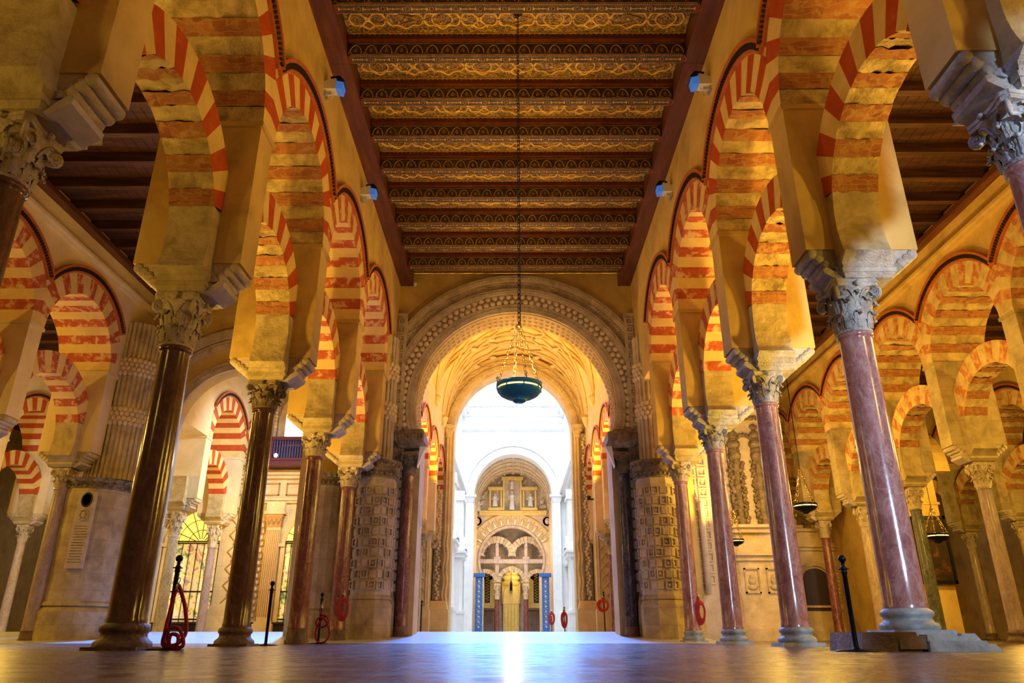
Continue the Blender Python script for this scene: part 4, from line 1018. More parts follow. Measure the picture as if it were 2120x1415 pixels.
aedicule(-3.45, 46.0, -1, 'white altar frame with pediment on the left wall of the crossing, farther one')
aedicule(3.6, 45.5, 1, 'white altar frame on the right wall of the crossing')
wall_with_arch('wall_transept_far', -4.8, 4.8, -.07, 9.5, 2.78, 22, 53.0, 54.0, 'white_stone', 'white daylit wall with round arch across the crossing', zb=FZ, a_low=0, pointed=1.07)
carved_arch('transept_arch', 'white round arch with lacy carved band at the far side of the crossing', -.07, 9.5, 53.0,
    [('inner_moulding', 2.80, 2.98, .10, '', 'white_stone'), ('carved_band', 3.0, 3.3, .06, 'leaf', 'white_stone'), ('outer_moulding', 3.32, 3.42, .18, '', 'white_stone'), ('bead_band', 3.5, 3.62, .05, 'bead', 'white_stone')], a_low=0, xmax=3.9, ez=1.07)
mb = MB()
for (z0, z1, d) in ((14.2, 14.3, .15), (14.3, 14.42, .3), (15.35, 15.45, .2), (16.1, 16.3, .35), (16.3, 16.45, .5), (17.5, 17.6, .3)): mb.box(-3.9, 3.9, 53 - d, 53, z0, z1)
for i in range(44): mb.box(-3.8 + i * .175, -3.8 + i * .175 + .08, 52.75, 53, 16.05, 16.12)
for i in range(30): mb.ball((-3.7 + i * .256, 52.97, 14.9 + .12 * math.sin(i * 1.9)), .13, 0, 7, 5, (1, .5, 1)); mb.ball((-3.57 + i * .256, 52.97, 14.9 - .12 * math.sin(i * 1.9)), .07, 0, 6, 4, (1, .6, 1))
tag(mb.build('entablature', M['white_stone']), 'white carved frieze and cornices above the far round arch', 'entablature')
for s in (-1, 1):
    t = thing('white_pilaster', 'tall white pilaster with carved capital, %s side of the far arch' % ('left' if s < 0 else 'right'), 'pilaster', (-.07 + s * 3.1, 52.8, FZ))
    mb = MB(); mb.box(-.33, .33, -.2, .2, 0, 1.3); mb.box(-.25, .25, -.12, .2, 1.3, 8.7); mb.build('shaft', M['white_stone'], t)
    mb = MB(); mb.frust((-.26, .26, -.14, .2), 8.7, (-.38, .38, -.25, .2), 9.1); mb.box(-.5, .5, -.3, .2, 9.1, 9.25); mb.build('capital', M['white_stone'], t)
mb = MB(); mb.box(2.05, 3.72, 44, 44.3, 14.62, 14.86); tag(mb.build('blue_banner_rail', M['blueglass']), 'small blue bar high on the right behind the hanging lamp', 'bar')

# barrel vault and far facade
mb = MB(); n = 24; r = 2.85
vs = [(-.07 + r * math.cos(PI * i / n), y, 9.5 + r * 1.07 * math.sin(PI * i / n)) for y in (54, 60.2) for i in range(n + 1)]; mb.add(vs, [(i, i + 1, n + 2 + i, n + 1 + i) for i in range(n)], 0, True)
for s in (-1, 1): xa, xb = sorted((-.07 + s * 2.85, -.07 + s * 3.2)); mb.box(xa, xb, 54, 60.2, FZ, 9.5)
for k in range(5):
    y = 54.6 + k * 1.25; mb.tube([(-.07 + r * .985 * math.cos(PI * i / n), y, 9.5 + r * 1.055 * math.sin(PI * i / n)) for i in range(n + 1)], .05, 5)
for a in (.3, .42, .5, .58, .7):
    mb.tube([(-.07 + r * .985 * math.cos(PI * a), y, 9.5 + r * 1.055 * math.sin(PI * a)) for y in (54, 57, 60)], .05, 5)
    for k in range(5): mb.ball((-.07 + r * .98 * math.cos(PI * a), 54.6 + k * 1.25, 9.5 + r * 1.05 * math.sin(PI * a)), .13, 0, 8, 5)
struct(mb.build('ceiling_far_barrel', M['carved_light']), 'ribbed barrel vault of the far chapel', 'vault')
FY = 60.0
def F(x, y): p = at(x, y, FY); return p[0], p[2]
cx0, cz0 = F(1059, 1160); RR = F(1124, 1160)[0] - cx0
wall_with_arch('wall_far_facade', -3.0, 2.9, cx0, cz0, RR + .02, 12.6, FY, FY + .6, 'carved_light', 'carved facade with statues over a horseshoe arch, far end', zb=FZ, a_low=-30)
t = carved_arch('niche_arch', 'ring of little figure niches around the far horseshoe arch', cx0, cz0, FY, [('inner_moulding', RR, RR + .16, .12, '', 'lilac_stone'), ('niche_ring', RR + .16, RR + 1.0, .03, '', 'carved_light'), ('outer_moulding', RR + 1.0, RR + 1.08, .14, '', 'goldwall')], a_low=-25, xmax=2.78)
mf = MB(); mw = MB()
for i in range(18):
    a = math.radians(-8) + math.radians(196) * (i + .5) / 18; ca, sa = math.cos(a), math.sin(a)
    u = Vector((ca, 0, sa)); tt = Vector((-sa, 0, ca)); c = Vector((cx0, FY - .06, cz0)) + u * (RR + .52)
    if abs(c.x - cx0) > 2.75: continue
    mw.tube([c + tt * (.17 * math.cos(q / 12 * 2 * PI)) + u * (.27 * math.sin(q / 12 * 2 * PI)) for q in range(12)], .03, 4, closed=True)
    b_ = Vector((cx0, FY - .08, cz0))
    mw.tube([b_ + u * (RR + .18) + tt * .25, b_ + u * (RR + .98) + tt * .33], .035, 4)
    for q, (d, rr) in enumerate(((.33, .07), (.45, .10), (.58, .085), (.70, .055))): p = b_ + u * (RR + d); mf.ball(p, rr, 0, 7, 5)
mw.build('niche_frames', M['goldwall'], t); mf.build('figures', M['white_stone'], t)
# statue tier
t = thing('statue_tier', 'gilded frame of three niches with white statues above the niche ring', 'altarpiece', (0, FY, 0))
x0_, z0_ = F(1046, 1058); x1_, z1_ = F(1074, 995)
mb = MB()
def frame(mb, xa, ya, xb, yb, d=.35, f=.14):
    (a, zb_), (b_, zt_) = F(xa, yb), F(xb, ya)
    mb.box(a, a + f, -d, 0, zb_, zt_); mb.box(b_ - f, b_, -d, 0, zb_, zt_); mb.box(a - .1, b_ + .1, -d - .1, 0, zt_ - f, zt_ + .12); mb.box(a - .08, b_ + .08, -d - .08, 0, zb_ - .22, zb_)
frame(mb, 1041, 993, 1080, 1060, .4); frame(mb, 1013, 1014, 1040, 1053); frame(mb, 1082, 1014, 1110, 1053)
(a, z_), (b_, _z) = F(981, 1062), F(1139, 1062); mb.box(-2.75, 2.6, -.3, 0, z_ - .25, z_); mb.box(-2.75, 2.6, -.4, 0, z_ - .02, z_ + .1)
mb.build('frame', M['goldwall'], t)
def figure(xp, ypb, h, nm, parent, sc=1.0):
    x, z = F(xp, ypb); m = MB()
    m.lathe([(.30 * sc, 0), (.27 * sc, h * .15), (.23 * sc, h * .4), (.20 * sc, h * .55), (.27 * sc, h * .72), (.25 * sc, h * .8), (.08 * sc, h * .84), (.07 * sc, h * .86)], 12, (x, -.3, z)); m.ball((x, -.3, z + h * .93), .13 * sc, 0, 10, 8, (.9, .9, 1.15))
    m.tube([(x - .25 * sc, -.3, z + h * .74), (x - .33 * sc, -.42, z + h * .58), (x - .12 * sc, -.5, z + h * .55)], .06 * sc, 6); m.tube([(x + .25 * sc, -.3, z + h * .74), (x + .34 * sc, -.42, z + h * .60), (x + .2 * sc, -.5, z + h * .5)], .06 * sc, 6)
    for q in range(6): m.tube([(x + (-.2 + q * .08) * sc, -.3 - .24 * sc, z + .02), (x + (-.14 + q * .055) * sc, -.3 - .2 * sc, z + h * .5)], .025 * sc, 4)
    m.build(nm, M['white_stone'], parent)
figure(1060, 1058, 1.5, 'central_statue', t, .85); figure(1098, 1051, 1.0, 'kneeling_statue', t, .8); figure(1025, 1051, 1.0, 'seated_statue', t, .8); figure(989, 1060, .9, 'reclining_statue', t, .9)
figure(1060, 1015, .75, 'upper_statue', t, .6)
mb = MB()
for (xp, yp) in ((1122, 1040), (1128, 1050), (1120, 1052), (1000, 1030), (996, 1042), (1005, 1022), (1062, 988), (1048, 990), (1075, 990), (1110, 1010), (1020, 1010), (1034, 1000), (1086, 1000)):
    x, z = F(xp, yp); mb.ball((x, -.12, z), .2, 0, 9, 6, (1, .6, 1)); mb.ball((x + .15, -.15, z + .15), .1, 0, 7, 5); mb.ball((x - .14, -.15, z - .16), .1, 0, 7, 5)
mb.build('scrollwork', M['carved'], t)
for xp, sd in ((988, 'left'), (1133, 'right')):
    x, z = F(xp, 1080); mb = MB(); mb.lathe([(0, 0), (.36, 0), (.42, .06), (.46, 0)], 20); mb.v = [(a + x, FY - .02 - c, b_ + z) for a, b_, c in mb.v]
    mb.ball((x, FY - .1, z), .2, 0, 8, 6, (1, .5, 1.3)); tag(mb.build('medallion', M['lilac_stone']), 'round relief medallion on the %s of the niche ring' % sd, 'medallion')
# inside the horseshoe: interlaced lobed arches, columns, gold sanctuary
GY = 61.0
def G(x, y): p = at(x, y, GY); return p[0], p[2]
def lobed(parent, nm, cx, cz, r, n, w, y, mat, th=.25, a0=0, a1=PI):
    mb = MB()
    for i in range(n):
        a = a0 + (a1 - a0) * (i + .5) / n; c = (cx + r * math.cos(a), cz + r * math.sin(a)); rl = r * (a1 - a0) / n * .5
        mb.arc('y', c[0], c[1], rl * .78, rl * 1.25, a - 1.7, a + 1.7, y - th, y + th, 0, n=8)
    for i in range(n * 2):
        a = a0 + (a1 - a0) * (i + .5) / (n * 2)
        mb.arc('y', cx, cz, r * 1.12, r * 1.12 + w, a - (a1 - a0) / n * .25 + .01, a + (a1 - a0) / n * .25 - .01, y - th * .9 - (.05 if i % 2 else 0), y + th * .9, i % 2, n=2)
    return mb.build(nm, [M['lilac_stone'], M['warmstone']], parent)
t = thing('lobed_arches', 'interlaced many-lobed stone arches inside the far horseshoe arch', 'arch', (0, 0, 0))
for xp in (1028, 1092): x, z = G(xp, 1150); lobed(t, 'upper_lobed_arch', x, z - .1, .92, 7, .5, GY + (.04 if xp > 1060 else -.04), 'lilac_stone')
for xp, rr in ((1059, .78), (1005, .62), (1113, .62)): x, z = G(xp, 1207); lobed(t, 'lower_lobed_arch', x, z, rr, 7, .32, GY, 'lilac_stone')
mb = MB(); (a, za), (b_, zb_) = G(990, 1168), G(1128, 1162); mb.box(a, b_, GY - .3, GY + .3, za, zb_ + .1)
for xp in (1029, 1089):
    x, z = G(xp, 1205); mb.box(x - .14, x + .14, GY - .25, GY + .25, z, za); mb.box(x - .26, x + .26, GY - .36, GY + .36, za - .02, za + .5); mb.box(x - .12, x + .12, GY - .2, GY + .2, za + .5, za + 1.6)
mb.build('spandrels', [M['lilac_stone']], t)
for xp, sd in ((1029, 'left'), (1089, 'right')):
    x, z = G(xp, 1242); zc = G(xp, 1209)[1]
    column(x, GY, 'red marble column on the %s of the golden sanctuary' % sd, 'mar_red', 'carved_light', 'base_gray', 'low', .26, z - FZ, zc - FZ, 0, 1, z0=FZ)
mb = MB(); mb.box(-3.2, 3.1, 63.5, 63.9, FZ, 9); struct(mb.build('wall_sanctuary', M['lilac_stone']), 'shaded wall behind the lobed arches', 'wall')
t = thing('golden_niche', 'glowing gold niche and altar seen through the far middle arch', 'altar', (G(1058, 1300)[0], 62.8, FZ))
mb = MB(); mb.box(-.62, .62, -.3, .3, 0, 2.3)
for k in range(5): mb.tube([(-.5 + k * .25, -.32, .1), (-.5 + k * .25, -.32, 2.2)], .03, 4)
mb.box(-.66, .66, -.34, .3, 2.3, 2.4); mb.build('altar_front', M['goldwall'], t)
mb = MB()
for s in (-1, 1): mb.prism([(s * .62, 2.4), (s * .12, 2.4), (s * .12, 3.6), (s * .3, 3.62), (s * .52, 3.35), (s * .62, 2.95)], 'y', -.2, .1)
mb.prism([(-.12, 2.4), (.12, 2.4), (.12, 3.3), (-.12, 3.3)], 'y', 0, .3); mb.build('shutters', M['goldwall'], t)
mb = MB(); mb.lathe([(.06, 3.3), (.11, 3.4), (.1, 3.9), (.05, 4.05), (.02, 4.3), (.01, 6.0)], 10, (0, -.4, 0)); mb.build('hanging_censer', M['iron'], t)
lob = []
for (z, w_) in ((3.9, .66), (4.35, .62), (4.75, .50), (5.15, .36)): lob.append((z, w_))
mb = MB()
for z, w_ in lob:
    mb.ball((-w_ * .55, .25, z), w_ * .62, 0, 12, 8, (1, .25, .62)); mb.ball((w_ * .55, .25, z), w_ * .62, 0, 12, 8, (1, .25, .62)); mb.ball((0, .25, z + .08), w_ * .6, 0, 12, 8, (1, .25, .62))
mb.box(-.75, .75, .2, .4, 2.4, 3.9); mb.build('lobed_gold_head', M['goldwall'], t)
for xp, sd in ((1007, 'left'), (1112, 'right')):
    x, _ = G(xp, 1300); t = thing('gold_panel', 'tall gold panel with a dark script strip, %s of the sanctuary' % sd, 'panel', (x, 62.6, FZ))
    mb = MB(); mb.box(-.62, .62, -.1, .1, 2.0, 4.6); mb.lathe([(.0, -.1), (.62, -.1), (.62, .1), (0, .1)], 20); n0 = len(mb.v) - 80
    mb.v[8:] = [(a, c, b_ * .8 + 4.6) for a, b_, c in mb.v[8:]]; mb.build('panel', M['goldwall'], t)
    mb = MB(); mb.box(-.2, .2, -.14, -.09, 2.4, 4.9); mb.build('dark_strip', M['iron'], t)
    mb = MB()
    for k in range(22): mb.tube([(-.14 + .28 * (k % 2), -.15, 2.5 + k * .107), (.14 - .28 * (k % 2), -.15, 2.58 + k * .107)], .02, 4)
    mb.build('script', M['gilt'], t)
    mb = MB(); mb.box(-.7, .7, -.2, .1, 0, .1); mb.box(-.7, .7, -.2, .1, 1.75, 1.85)
    for k in range(13): mb.tube([(-.65 + k * .108, -.1, .1), (-.65 + k * .108, -.1, 1.75)], .018, 5)
    mb.build('railing', M['maroon'], t)
for xp, sd in ((992, 'left'), (1129, 'right')):
    x, zt = at(xp, 1188, 56)[0], at(xp, 1188, 56)[2]; t = thing('blue_pilaster', 'bright blue painted carved pilaster on the %s before the sanctuary' % sd, 'pilaster', (x, 56, FZ))
    mb = MB(); mb.box(-.34, .34, -.2, .2, 0, .25); mb.box(-.26, .26, -.16, .16, .25, zt - .5); mb.box(-.42, .42, -.3, .2, zt - .5, zt - .25)
    mb.build('shaft', M['bluewood'], t)
    mb = MB(); k = .5
    while k < zt - .8: mb.ball((0, -.17, k), .1, 0, 7, 5, (1, .4, 1)); mb.tube([(-.14, -.17, k + .14), (.14, -.17, k + .22)], .02, 4); k += .34
    mb.build('carving', M['lilac_stone'], t)
# ------------------------------------------------------------------ facade behind the left aisle (Y 27)
LY = 27.0
mb = MB(); mb.box(-14.5, -4.5, LY, LY + .6, FZ, 6.7); struct(mb.build('wall_choir', M['warmstone']), 'warm panelled stone wall closing the left aisle far behind', 'wall')
mb = MB(); mb.box(-14.5, -4.5, LY - .12, LY, FZ, .56); mb.box(-14.5, -4.5, LY - .18, LY, .52, .58); struct(mb.build('trim_choir_plinth', M['dark']), 'dark stone plinth along the choir wall', 'plinth')
mb = MB()
for (z0, z1, d) in ((4.62, 4.7, .12), (4.7, 4.76, .2), (5.5, 5.62, .15), (5.62, 5.72, .25), (6.6, 6.7, .2)): mb.box(-14.5, -4.5, LY - d, LY, z0, z1)
struct(mb.build('trim_choir_cornice', M['warmstone']), 'moulded cornices along the choir wall', 'cornice')
def panel_frames(mb, x, y, z, w_, h, f=.03, d=.03):
    mb.box(x, x + w_, y - d, y, z, z + f); mb.box(x, x + w_, y - d, y, z + h - f, z + h); mb.box(x, x + f, y - d, y, z, z + h); mb.box(x + w_ - f, x + w_, y - d, y, z, z + h)
def fluted(x, label):
    t = thing('fluted_pilaster', label, 'pilaster', (x, LY, FZ))
    mb = MB(); mb.box(-.34, .34, -.3, 0, 0, .28); mb.box(-.3, .3, -.26, 0, .28, .36); mb.box(-.24, .24, -.2, 0, .36, 3.5)
    for k in range(7): mb.tube([(-.2 + k * .067, -.2, .5), (-.2 + k * .067, -.2, 3.4)], .02, 5, 1)
    mb.build('shaft', [M['warmstone'], M['ochre_line']], t)
    mb = MB(); mb.frust((-.24, .24, -.22, 0), 3.5, (-.28, .28, -.26, 0), 3.85); mb.box(-.3, .3, -.28, 0, 3.85, 3.95)
    for k in range(3): mb.tube([(-.24 + k * .16, -.25, 3.8), (-.16 + k * .16, -.27, 3.6), (-.08 + k * .16, -.27, 3.8)], .02, 4)
    mb.build('capital', M['ochre_line'], t)
    mb = MB(); mb.box(-.36, .36, -.32, 0, 3.95, 4.05); mb.box(-.32, .32, -.26, 0, 4.05, 4.4); mb.build('entablature_block', M['warmstone'], t)
    mb = MB()
    z = .5
    for k in range(15):
        if k % 2: panel_frames(mb, -.62, -.02, z, .12, .2, .018); panel_frames(mb, -.47, -.02, z, .12, .2, .018)
        else: panel_frames(mb, -.58, -.02, z, .2, .2, .018)
        z += .215
    for k in range(6): panel_frames(mb, .34, -.02, .5 + k * .52, .14, .42, .018)
    mb.build('side_blocks', M['ochre_line'], t)
fluted(-8.55, 'fluted pilaster with brown capital on the choir wall between the two left columns')
fluted(-12.7, 'fluted pilaster farther left on the choir wall')
fluted(-5.6, 'fluted pilaster on the choir wall nearest the nave')
def arched_window(cx, w_, zs, label, grille=True):
    t = thing('arched_window', label, 'window', (cx, LY, FZ))
    mb = MB(); mb.box(-w_, w_, -.03, .0, .35, zs); mb.build('lower_glass', M['stained'], t)
    mb = MB(); mb.prism([(w_ * math.cos(PI * i / 20), zs + w_ * math.sin(PI * i / 20)) for i in range(21)], 'y', -.03, 0); mb.build('arched_glass', M['window_warm'], t)
    mb = MB(); mb.arc('y', 0, zs, w_, w_ + .14, 0, PI, -.14, 0, 0, n=20); mb.arc('y', 0, zs, w_ + .16, w_ + .3, 0, PI, -.08, 0, 0, n=20)
    for s in (-1, 1): xa, xb = sorted((s * w_, s * (w_ + .16))); mb.box(xa, xb, -.1, 0, 0, zs - .1); xa, xb = sorted((s * w_, s * (w_ + .3))); mb.box(xa, xb, -.16, 0, zs - .12, zs)
    mb.build('surround', M['warmstone'], t)
    mb = MB()
    for k in range(9): a = PI * k / 8; mb.tube([(.15 * math.cos(a), -.08, zs + .15 * math.sin(a)), (w_ * math.cos(a), -.08, zs + w_ * math.sin(a))], .014, 4)
    for rr in (.4, .72): mb.tube([(rr * w_ * math.cos(PI * i / 14), -.08, zs + rr * w_ * math.sin(PI * i / 14)) for i in range(15)], .012, 4)
    n_ = 9
    for k in range(n_ + 1): x = -w_ + 2 * w_ * k / n_; mb.tube([(x, -.08, .3), (x, -.08, zs)], .016, 4)
    for z in (.4, 1.3, zs - .02, zs + .04): mb.box(-w_, w_, -.1, -.06, z, z + .05)
    mb.build('iron_grille', M['iron'], t)
arched_window(-7.15, .95, 2.95, 'arched window with glowing yellow glass and iron grille right of the fluted pilaster')
arched_window(-11.1, 1.15, 2.95, 'arched gate with glowing stained glass behind the grey-veined column')
mb = MB()
for k in range(10):
    panel_frames(mb, -14 + k * .95, LY - .02, 5.85, .7, .6, .05); panel_frames(mb, -13.9 + k * .95, LY - .05, 5.98, .5, .34, .03)
    panel_frames(mb, -14 + k * .95, LY - .02, 4.9, .7, .45, .04)
tag(mb.build('frieze_panels', M['ochre_line']), 'square and oblong panels framed in brown on the choir wall', 'panels')
t = thing('lattice_carving', 'stone panel carved with a lattice of crosses left of the second column', 'carving', (-9.72, LY - .3, FZ))
mb = MB(); mb.box(-.68, .68, -.16, .3, 0, .75); mb.box(-.64, .64, -.14, .3, .75, .85); mb.build('plinth', M['warmstone'], t); mb = MB(); mb.box(-.6, .6, -.1, .3, .85, 4.5)
for k in range(6):
    z = .95 + k * .56
    for (a, b_) in (((-.28, z), (.28, z + .56)), ((.28, z), (-.28, z + .56))): mb.tube([(a[0], -.11, a[1]), (b_[0], -.11, b_[1])], .025, 4, 1)
    for (dx, dz) in ((0, 0), (.08, 0), (-.08, 0), (0, .09), (0, -.09)): mb.ball((dx, -.11, z + .28 + dz), .05, 1, 6, 4)
mb.build('lattice', [M['warmstone'], M['ochre_line']], t)
t = thing('organ_balcony', 'dark balcony with violet drapery high between the second and third left columns', 'balcony', (-8.1, LY - .5, 0))
mb = MB(); mb.box(-.85, 1.9, -.3, .5, 5.85, 6.02); mb.box(-.95, 1.9, -.35, .5, 6.02, 6.1); mb.box(-.85, 1.9, -.3, .5, 6.78, 6.9); mb.box(-.85, -.65, -.3, .5, 6.1, 6.8); mb.build('frame', M['maroon'], t)
mb = MB()
for k in range(26): mb.tube([(-.62 + k * .097, -.2, 6.12), (-.62 + k * .097, -.2, 6.78)], .045, 6)
mb.build('drapery', M['balcony'], t)
mb = MB(); mb.ball((-.5, -.3, 6.2), .09, 0, 10, 8, (1, .4, 1)); mb.build('round_badge', M['white_stone'], t)
t = thing('daylit_window', 'tall arched window blazing with daylight above the balcony', 'window', (-7.9, LY + .3, 0))
mb = MB(); mb.box(-.75, .9, -.05, 0, 6.9, 7.9); mb.prism([(.08 + .83 * math.cos(PI * i / 16), 7.9 + .83 * math.sin(PI * i / 16)) for i in range(17)], 'y', -.05, 0); mb.build('glass', M['window_day'], t)
mb = MB(); mb.arc('y', .08, 7.9, .83, 1.05, 0, PI, -.25, 0, 0, n=20); mb.box(-1.0, -.75, -.25, 0, 6.7, 7.9); mb.box(.91, 1.15, -.25, 0, 6.7, 7.9)
z = 6.8
while z < 8.6: mb.ball((-1.12, -.25, z), .09, 0, 6, 4); z += .14
mb.build('frame', M['carved_light'], t)
mb = MB(); mb.box(-14.5, -9, LY + .1, LY + .6, 6.7, 12); mb.box(-6.8, -4.5, LY + .1, LY + .6, 6.7, 12); mb.box(-9, -6.8, LY + .35, LY + .6, 6.7, 12); struct(mb.build('wall_choir_upper', M['plaster2']), 'yellow-lit upper wall over the choir facade', 'wall')
mb = MB(); mb.box(-14.5, -4.4, 19.4, 27.6, 11.5, 11.7); struct(mb.build('ceiling_choir_aisle', M['plaster2']), 'plastered vault over the bay behind the left cross arch', 'ceiling')

# ------------------------------------------------------------------ carved facade right (choir exterior)
t = thing('carved_facade', 'ornate carved stone facade with niches and columns behind the right columns', 'facade', (0, 0, 0))
def cb(mb, x0_, x1_, y0_, y1_, z0_, z1_, m=0): mb.box(x0_, x1_, y0_, y1_, z0_, z1_, m)
mb = MB()
mb.prism([(6.4, 27), (6.4, 25.0), (7.1, 24.2), (8.5, 24.2), (9.0, 25.0), (9.0, 27)], 'z', 0, 2.35)
for (g, z0_, z1_) in ((.12, .0, .35), (.06, .35, .45), (.08, 2.35, 2.5), (.18, 2.5, 2.62), (.02, 2.62, 3.2), (.16, 3.2, 3.35), (.26, 3.35, 3.45)):
    mb.prism([(6.4 - g, 27), (6.4 - g, 25.0 - g * .6), (7.1 - g * .5, 24.2 - g), (8.5 + g * .5, 24.2 - g), (9.0 + g, 25.0 - g * .6), (9.0 + g, 27)], 'z', z0_, z1_)
mb.build('lower_stage', M['carved_light'], t)
mb = MB(); mb.prism([(6.5, 27), (6.5, 25.3), (7.2, 24.6), (8.4, 24.6), (8.9, 25.3), (8.9, 27)], 'z', 3.45, 7.2)
for (g, z0_, z1_) in ((.1, 7.2, 7.35), (.22, 7.35, 7.5), (.32, 7.5, 7.62)): mb.prism([(6.5 - g, 27), (6.5 - g, 25.3 - g * .6), (7.2 - g * .5, 24.6 - g), (8.4 + g * .5, 24.6 - g), (8.9 + g, 25.3 - g * .6), (8.9 + g, 27)], 'z', z0_, z1_)
mb.build('upper_stage', M['carved_light'], t)
mb = MB()
for (xx, yy) in ((7.25, 24.45), (7.62, 24.45), (8.0, 24.45), (8.35, 24.45), (6.75, 25.0)):
    z = 3.6
    while z < 5.6:
        mb.ball((xx + .05 * math.sin(z * 14), yy, z), .075, 0, 6, 4); mb.ball((xx - .05 * math.sin(z * 14), yy + .02, z + .05), .05, 0, 6, 4); z += .12
for (xx, yy) in ((7.43, 24.5), (8.18, 24.5)):
    mb.lathe([(.11, 3.5), (.11, 5.5), (.2, 5.7), (.22, 5.85), (.1, 5.9)], 12, (xx, yy, 0))
    z = 5.95
    for (rr, hh) in ((.2, .22), (.24, .12), (.15, .2), (.19, .1), (.11, .18), (.14, .08), (.07, .16)):
        mb.ball((xx, yy, z), rr, 0, 10, 6, (1, 1, .7)); z += hh
for k in range(13):
    a = PI * k / 12; mb.ball((7.8 + .42 * math.cos(a), 24.5, 5.9 + .6 * math.sin(a)), .08, 0, 7, 5)
for k in range(18): mb.ball((6.9 + k * .1, 24.42, 7.05 + .04 * (k % 2)), .07, 0, 6, 4)
for k in range(16):
    a = k * .7; mb.ball((6.9 + .09 * k, 24.4, 7.8 + .22 * math.sin(k * .55)), .13 - .003 * k, 0, 8, 5)
mb.build('openwork_ornament', M['carved_dark'], t)
mb = MB()
for (xx, zz) in ((7.45, 1.75), (8.15, 1.75)):
    panel_frames(mb, xx - .24, 24.2, zz - .38, .48, .76, .05, .06); mb.ball((xx, 24.2, zz), .13, 0, 10, 8, (1, .6, 1.2)); mb.ball((xx, 24.2, zz - .2), .16, 0, 10, 8, (1, .5, .6)); mb.ball((xx, 24.2, zz + .1), .1, 0, 8, 6)
mb.build('bust_panels', M['carved'], t)
t = thing('carved_wall_bay', 'carved pale stone wall bay with arched door and round medallion', 'facade', (0, 0, 0))
RY = 27.0
mb = MB(); mb.box(9.0, 13.4, RY, RY + .5, 0, 3.1)
for (d, z0_, z1_) in ((.12, 0, .3), (.06, .3, .4), (.1, 1.05, 1.12), (.12, 2.95, 3.05), (.24, 3.05, 3.2), (.05, 3.2, 3.6), (.2, 3.6, 3.7)): mb.box(9.0, 13.4, RY - d, RY, z0_, z1_)
mb.box(9.0, 13.4, RY, RY + .5, 3.1, 3.7); mb.build('wall', M['carved_light'], t)
mb = MB(); mb.box(10.05, 11.0, RY - .03, RY, .95, 1.95); mb.prism([(10.525 + .475 * math.cos(PI * i / 16), 1.95 + .4 * math.sin(PI * i / 16)) for i in range(17)], 'y', RY - .03, RY); o = mb.build('door_opening', M['balcony'], t); o['label'] = 'dark blue arched door'
mb = MB(); mb.arc('y', 10.525, 1.95, .48, .62, 0, PI, RY - .12, RY, 0, n=18); mb.box(9.9, 10.05, RY - .12, RY, .9, 1.95); mb.box(11.0, 11.15, RY - .12, RY, .9, 1.95)
mb.arc('y', 11.75, 1.85, .30, .36, 0, 2 * PI, RY - .1, RY, 0, n=24); mb.ball((11.75, RY, 1.85), .18, 0, 10, 8, (1, .4, 1.1))
for k in range(10): a = k / 10 * 2 * PI; mb.ball((11.75 + .24 * math.cos(a), RY - .03, 1.85 + .24 * math.sin(a)), .05, 0, 6, 4)
z = 1.0
while z < 2.8: mb.ball((11.28, RY - .05, z), .07, 0, 6, 4); mb.ball((9.7, RY - .05, z), .07, 0, 6, 4); z += .13
mb.build('door_surround', M['carved'], t)
for i, (xx, sc_) in enumerate(((9.85, 1), (11.05, 1.1), (12.2, 1))):
    m = MB()
    m.ball((0, 0, .45 * sc_), .2 * sc_, 0, 10, 8, (1, .8, 1.2)); m.ball((0, .05, .12), .3 * sc_, 0, 10, 8, (1.1, .6, .8))
    for k in range(9): a = k / 9 * 2 * PI; m.ball((.27 * sc_ * math.cos(a), -.05, .35 + .32 * sc_ * math.sin(a)), .07, 0, 6, 4)
    m.box(-.45, .45, -.1, .3, -.1, 0); m.build('carved_head_crest', M['carved'], t, (xx, RY - .05, 3.82))
mb = MB(); mb.box(8.9, 9.9, 27.5, 28, 0, 9); mb.box(4.4, 9.0, 27, 27.6, 0, 12); struct(mb.build('wall_choir_right', M['warmstone']), 'yellow-lit masonry behind the carved facade', 'wall')

# big yellow pier with the hanging painting
mb = MB(); mb.prism([(11.3, 24.2), (13.75, 24.2), (14.4, 25.5), (14.4, 29), (11.3, 29)], 'z', 0, 5.3)
for (z0_, z1_, d) in ((5.3, 5.4, .08), (4.2, 4.28, .04)): mb.box(11.3, 13.8, 24.2 - d, 24.2, z0_ - .1, z1_ - .1)
mb.arc('x', 25.9, 5.2, 1.2, 1.7, 0, PI, 12.2, 14.4, 0, n=16)
struct(mb.build('wall_yellow_pier', M['plaster']), 'massive yellow plastered pier beyond the right arcade', 'wall')
t = thing('painting', 'large dark oil painting in a black frame hung on the yellow pier', 'painting', (13.26, 24.1, 2.68), 0)
mb = MB(); mb.box(-.46, .46, -.04, .02, -.98, .98); mb.build('canvas', M['painting'], t)
mb = MB(); 
for (a, b_, c, d) in ((-.52, .52, .94, 1.04), (-.52, .52, -1.04, -.94), (-.52, -.44, -1.04, 1.04), (.44, .52, -1.04, 1.04)): mb.box(a, b_, -.08, .04, c, d)
mb.build('frame', M['iron'], t)

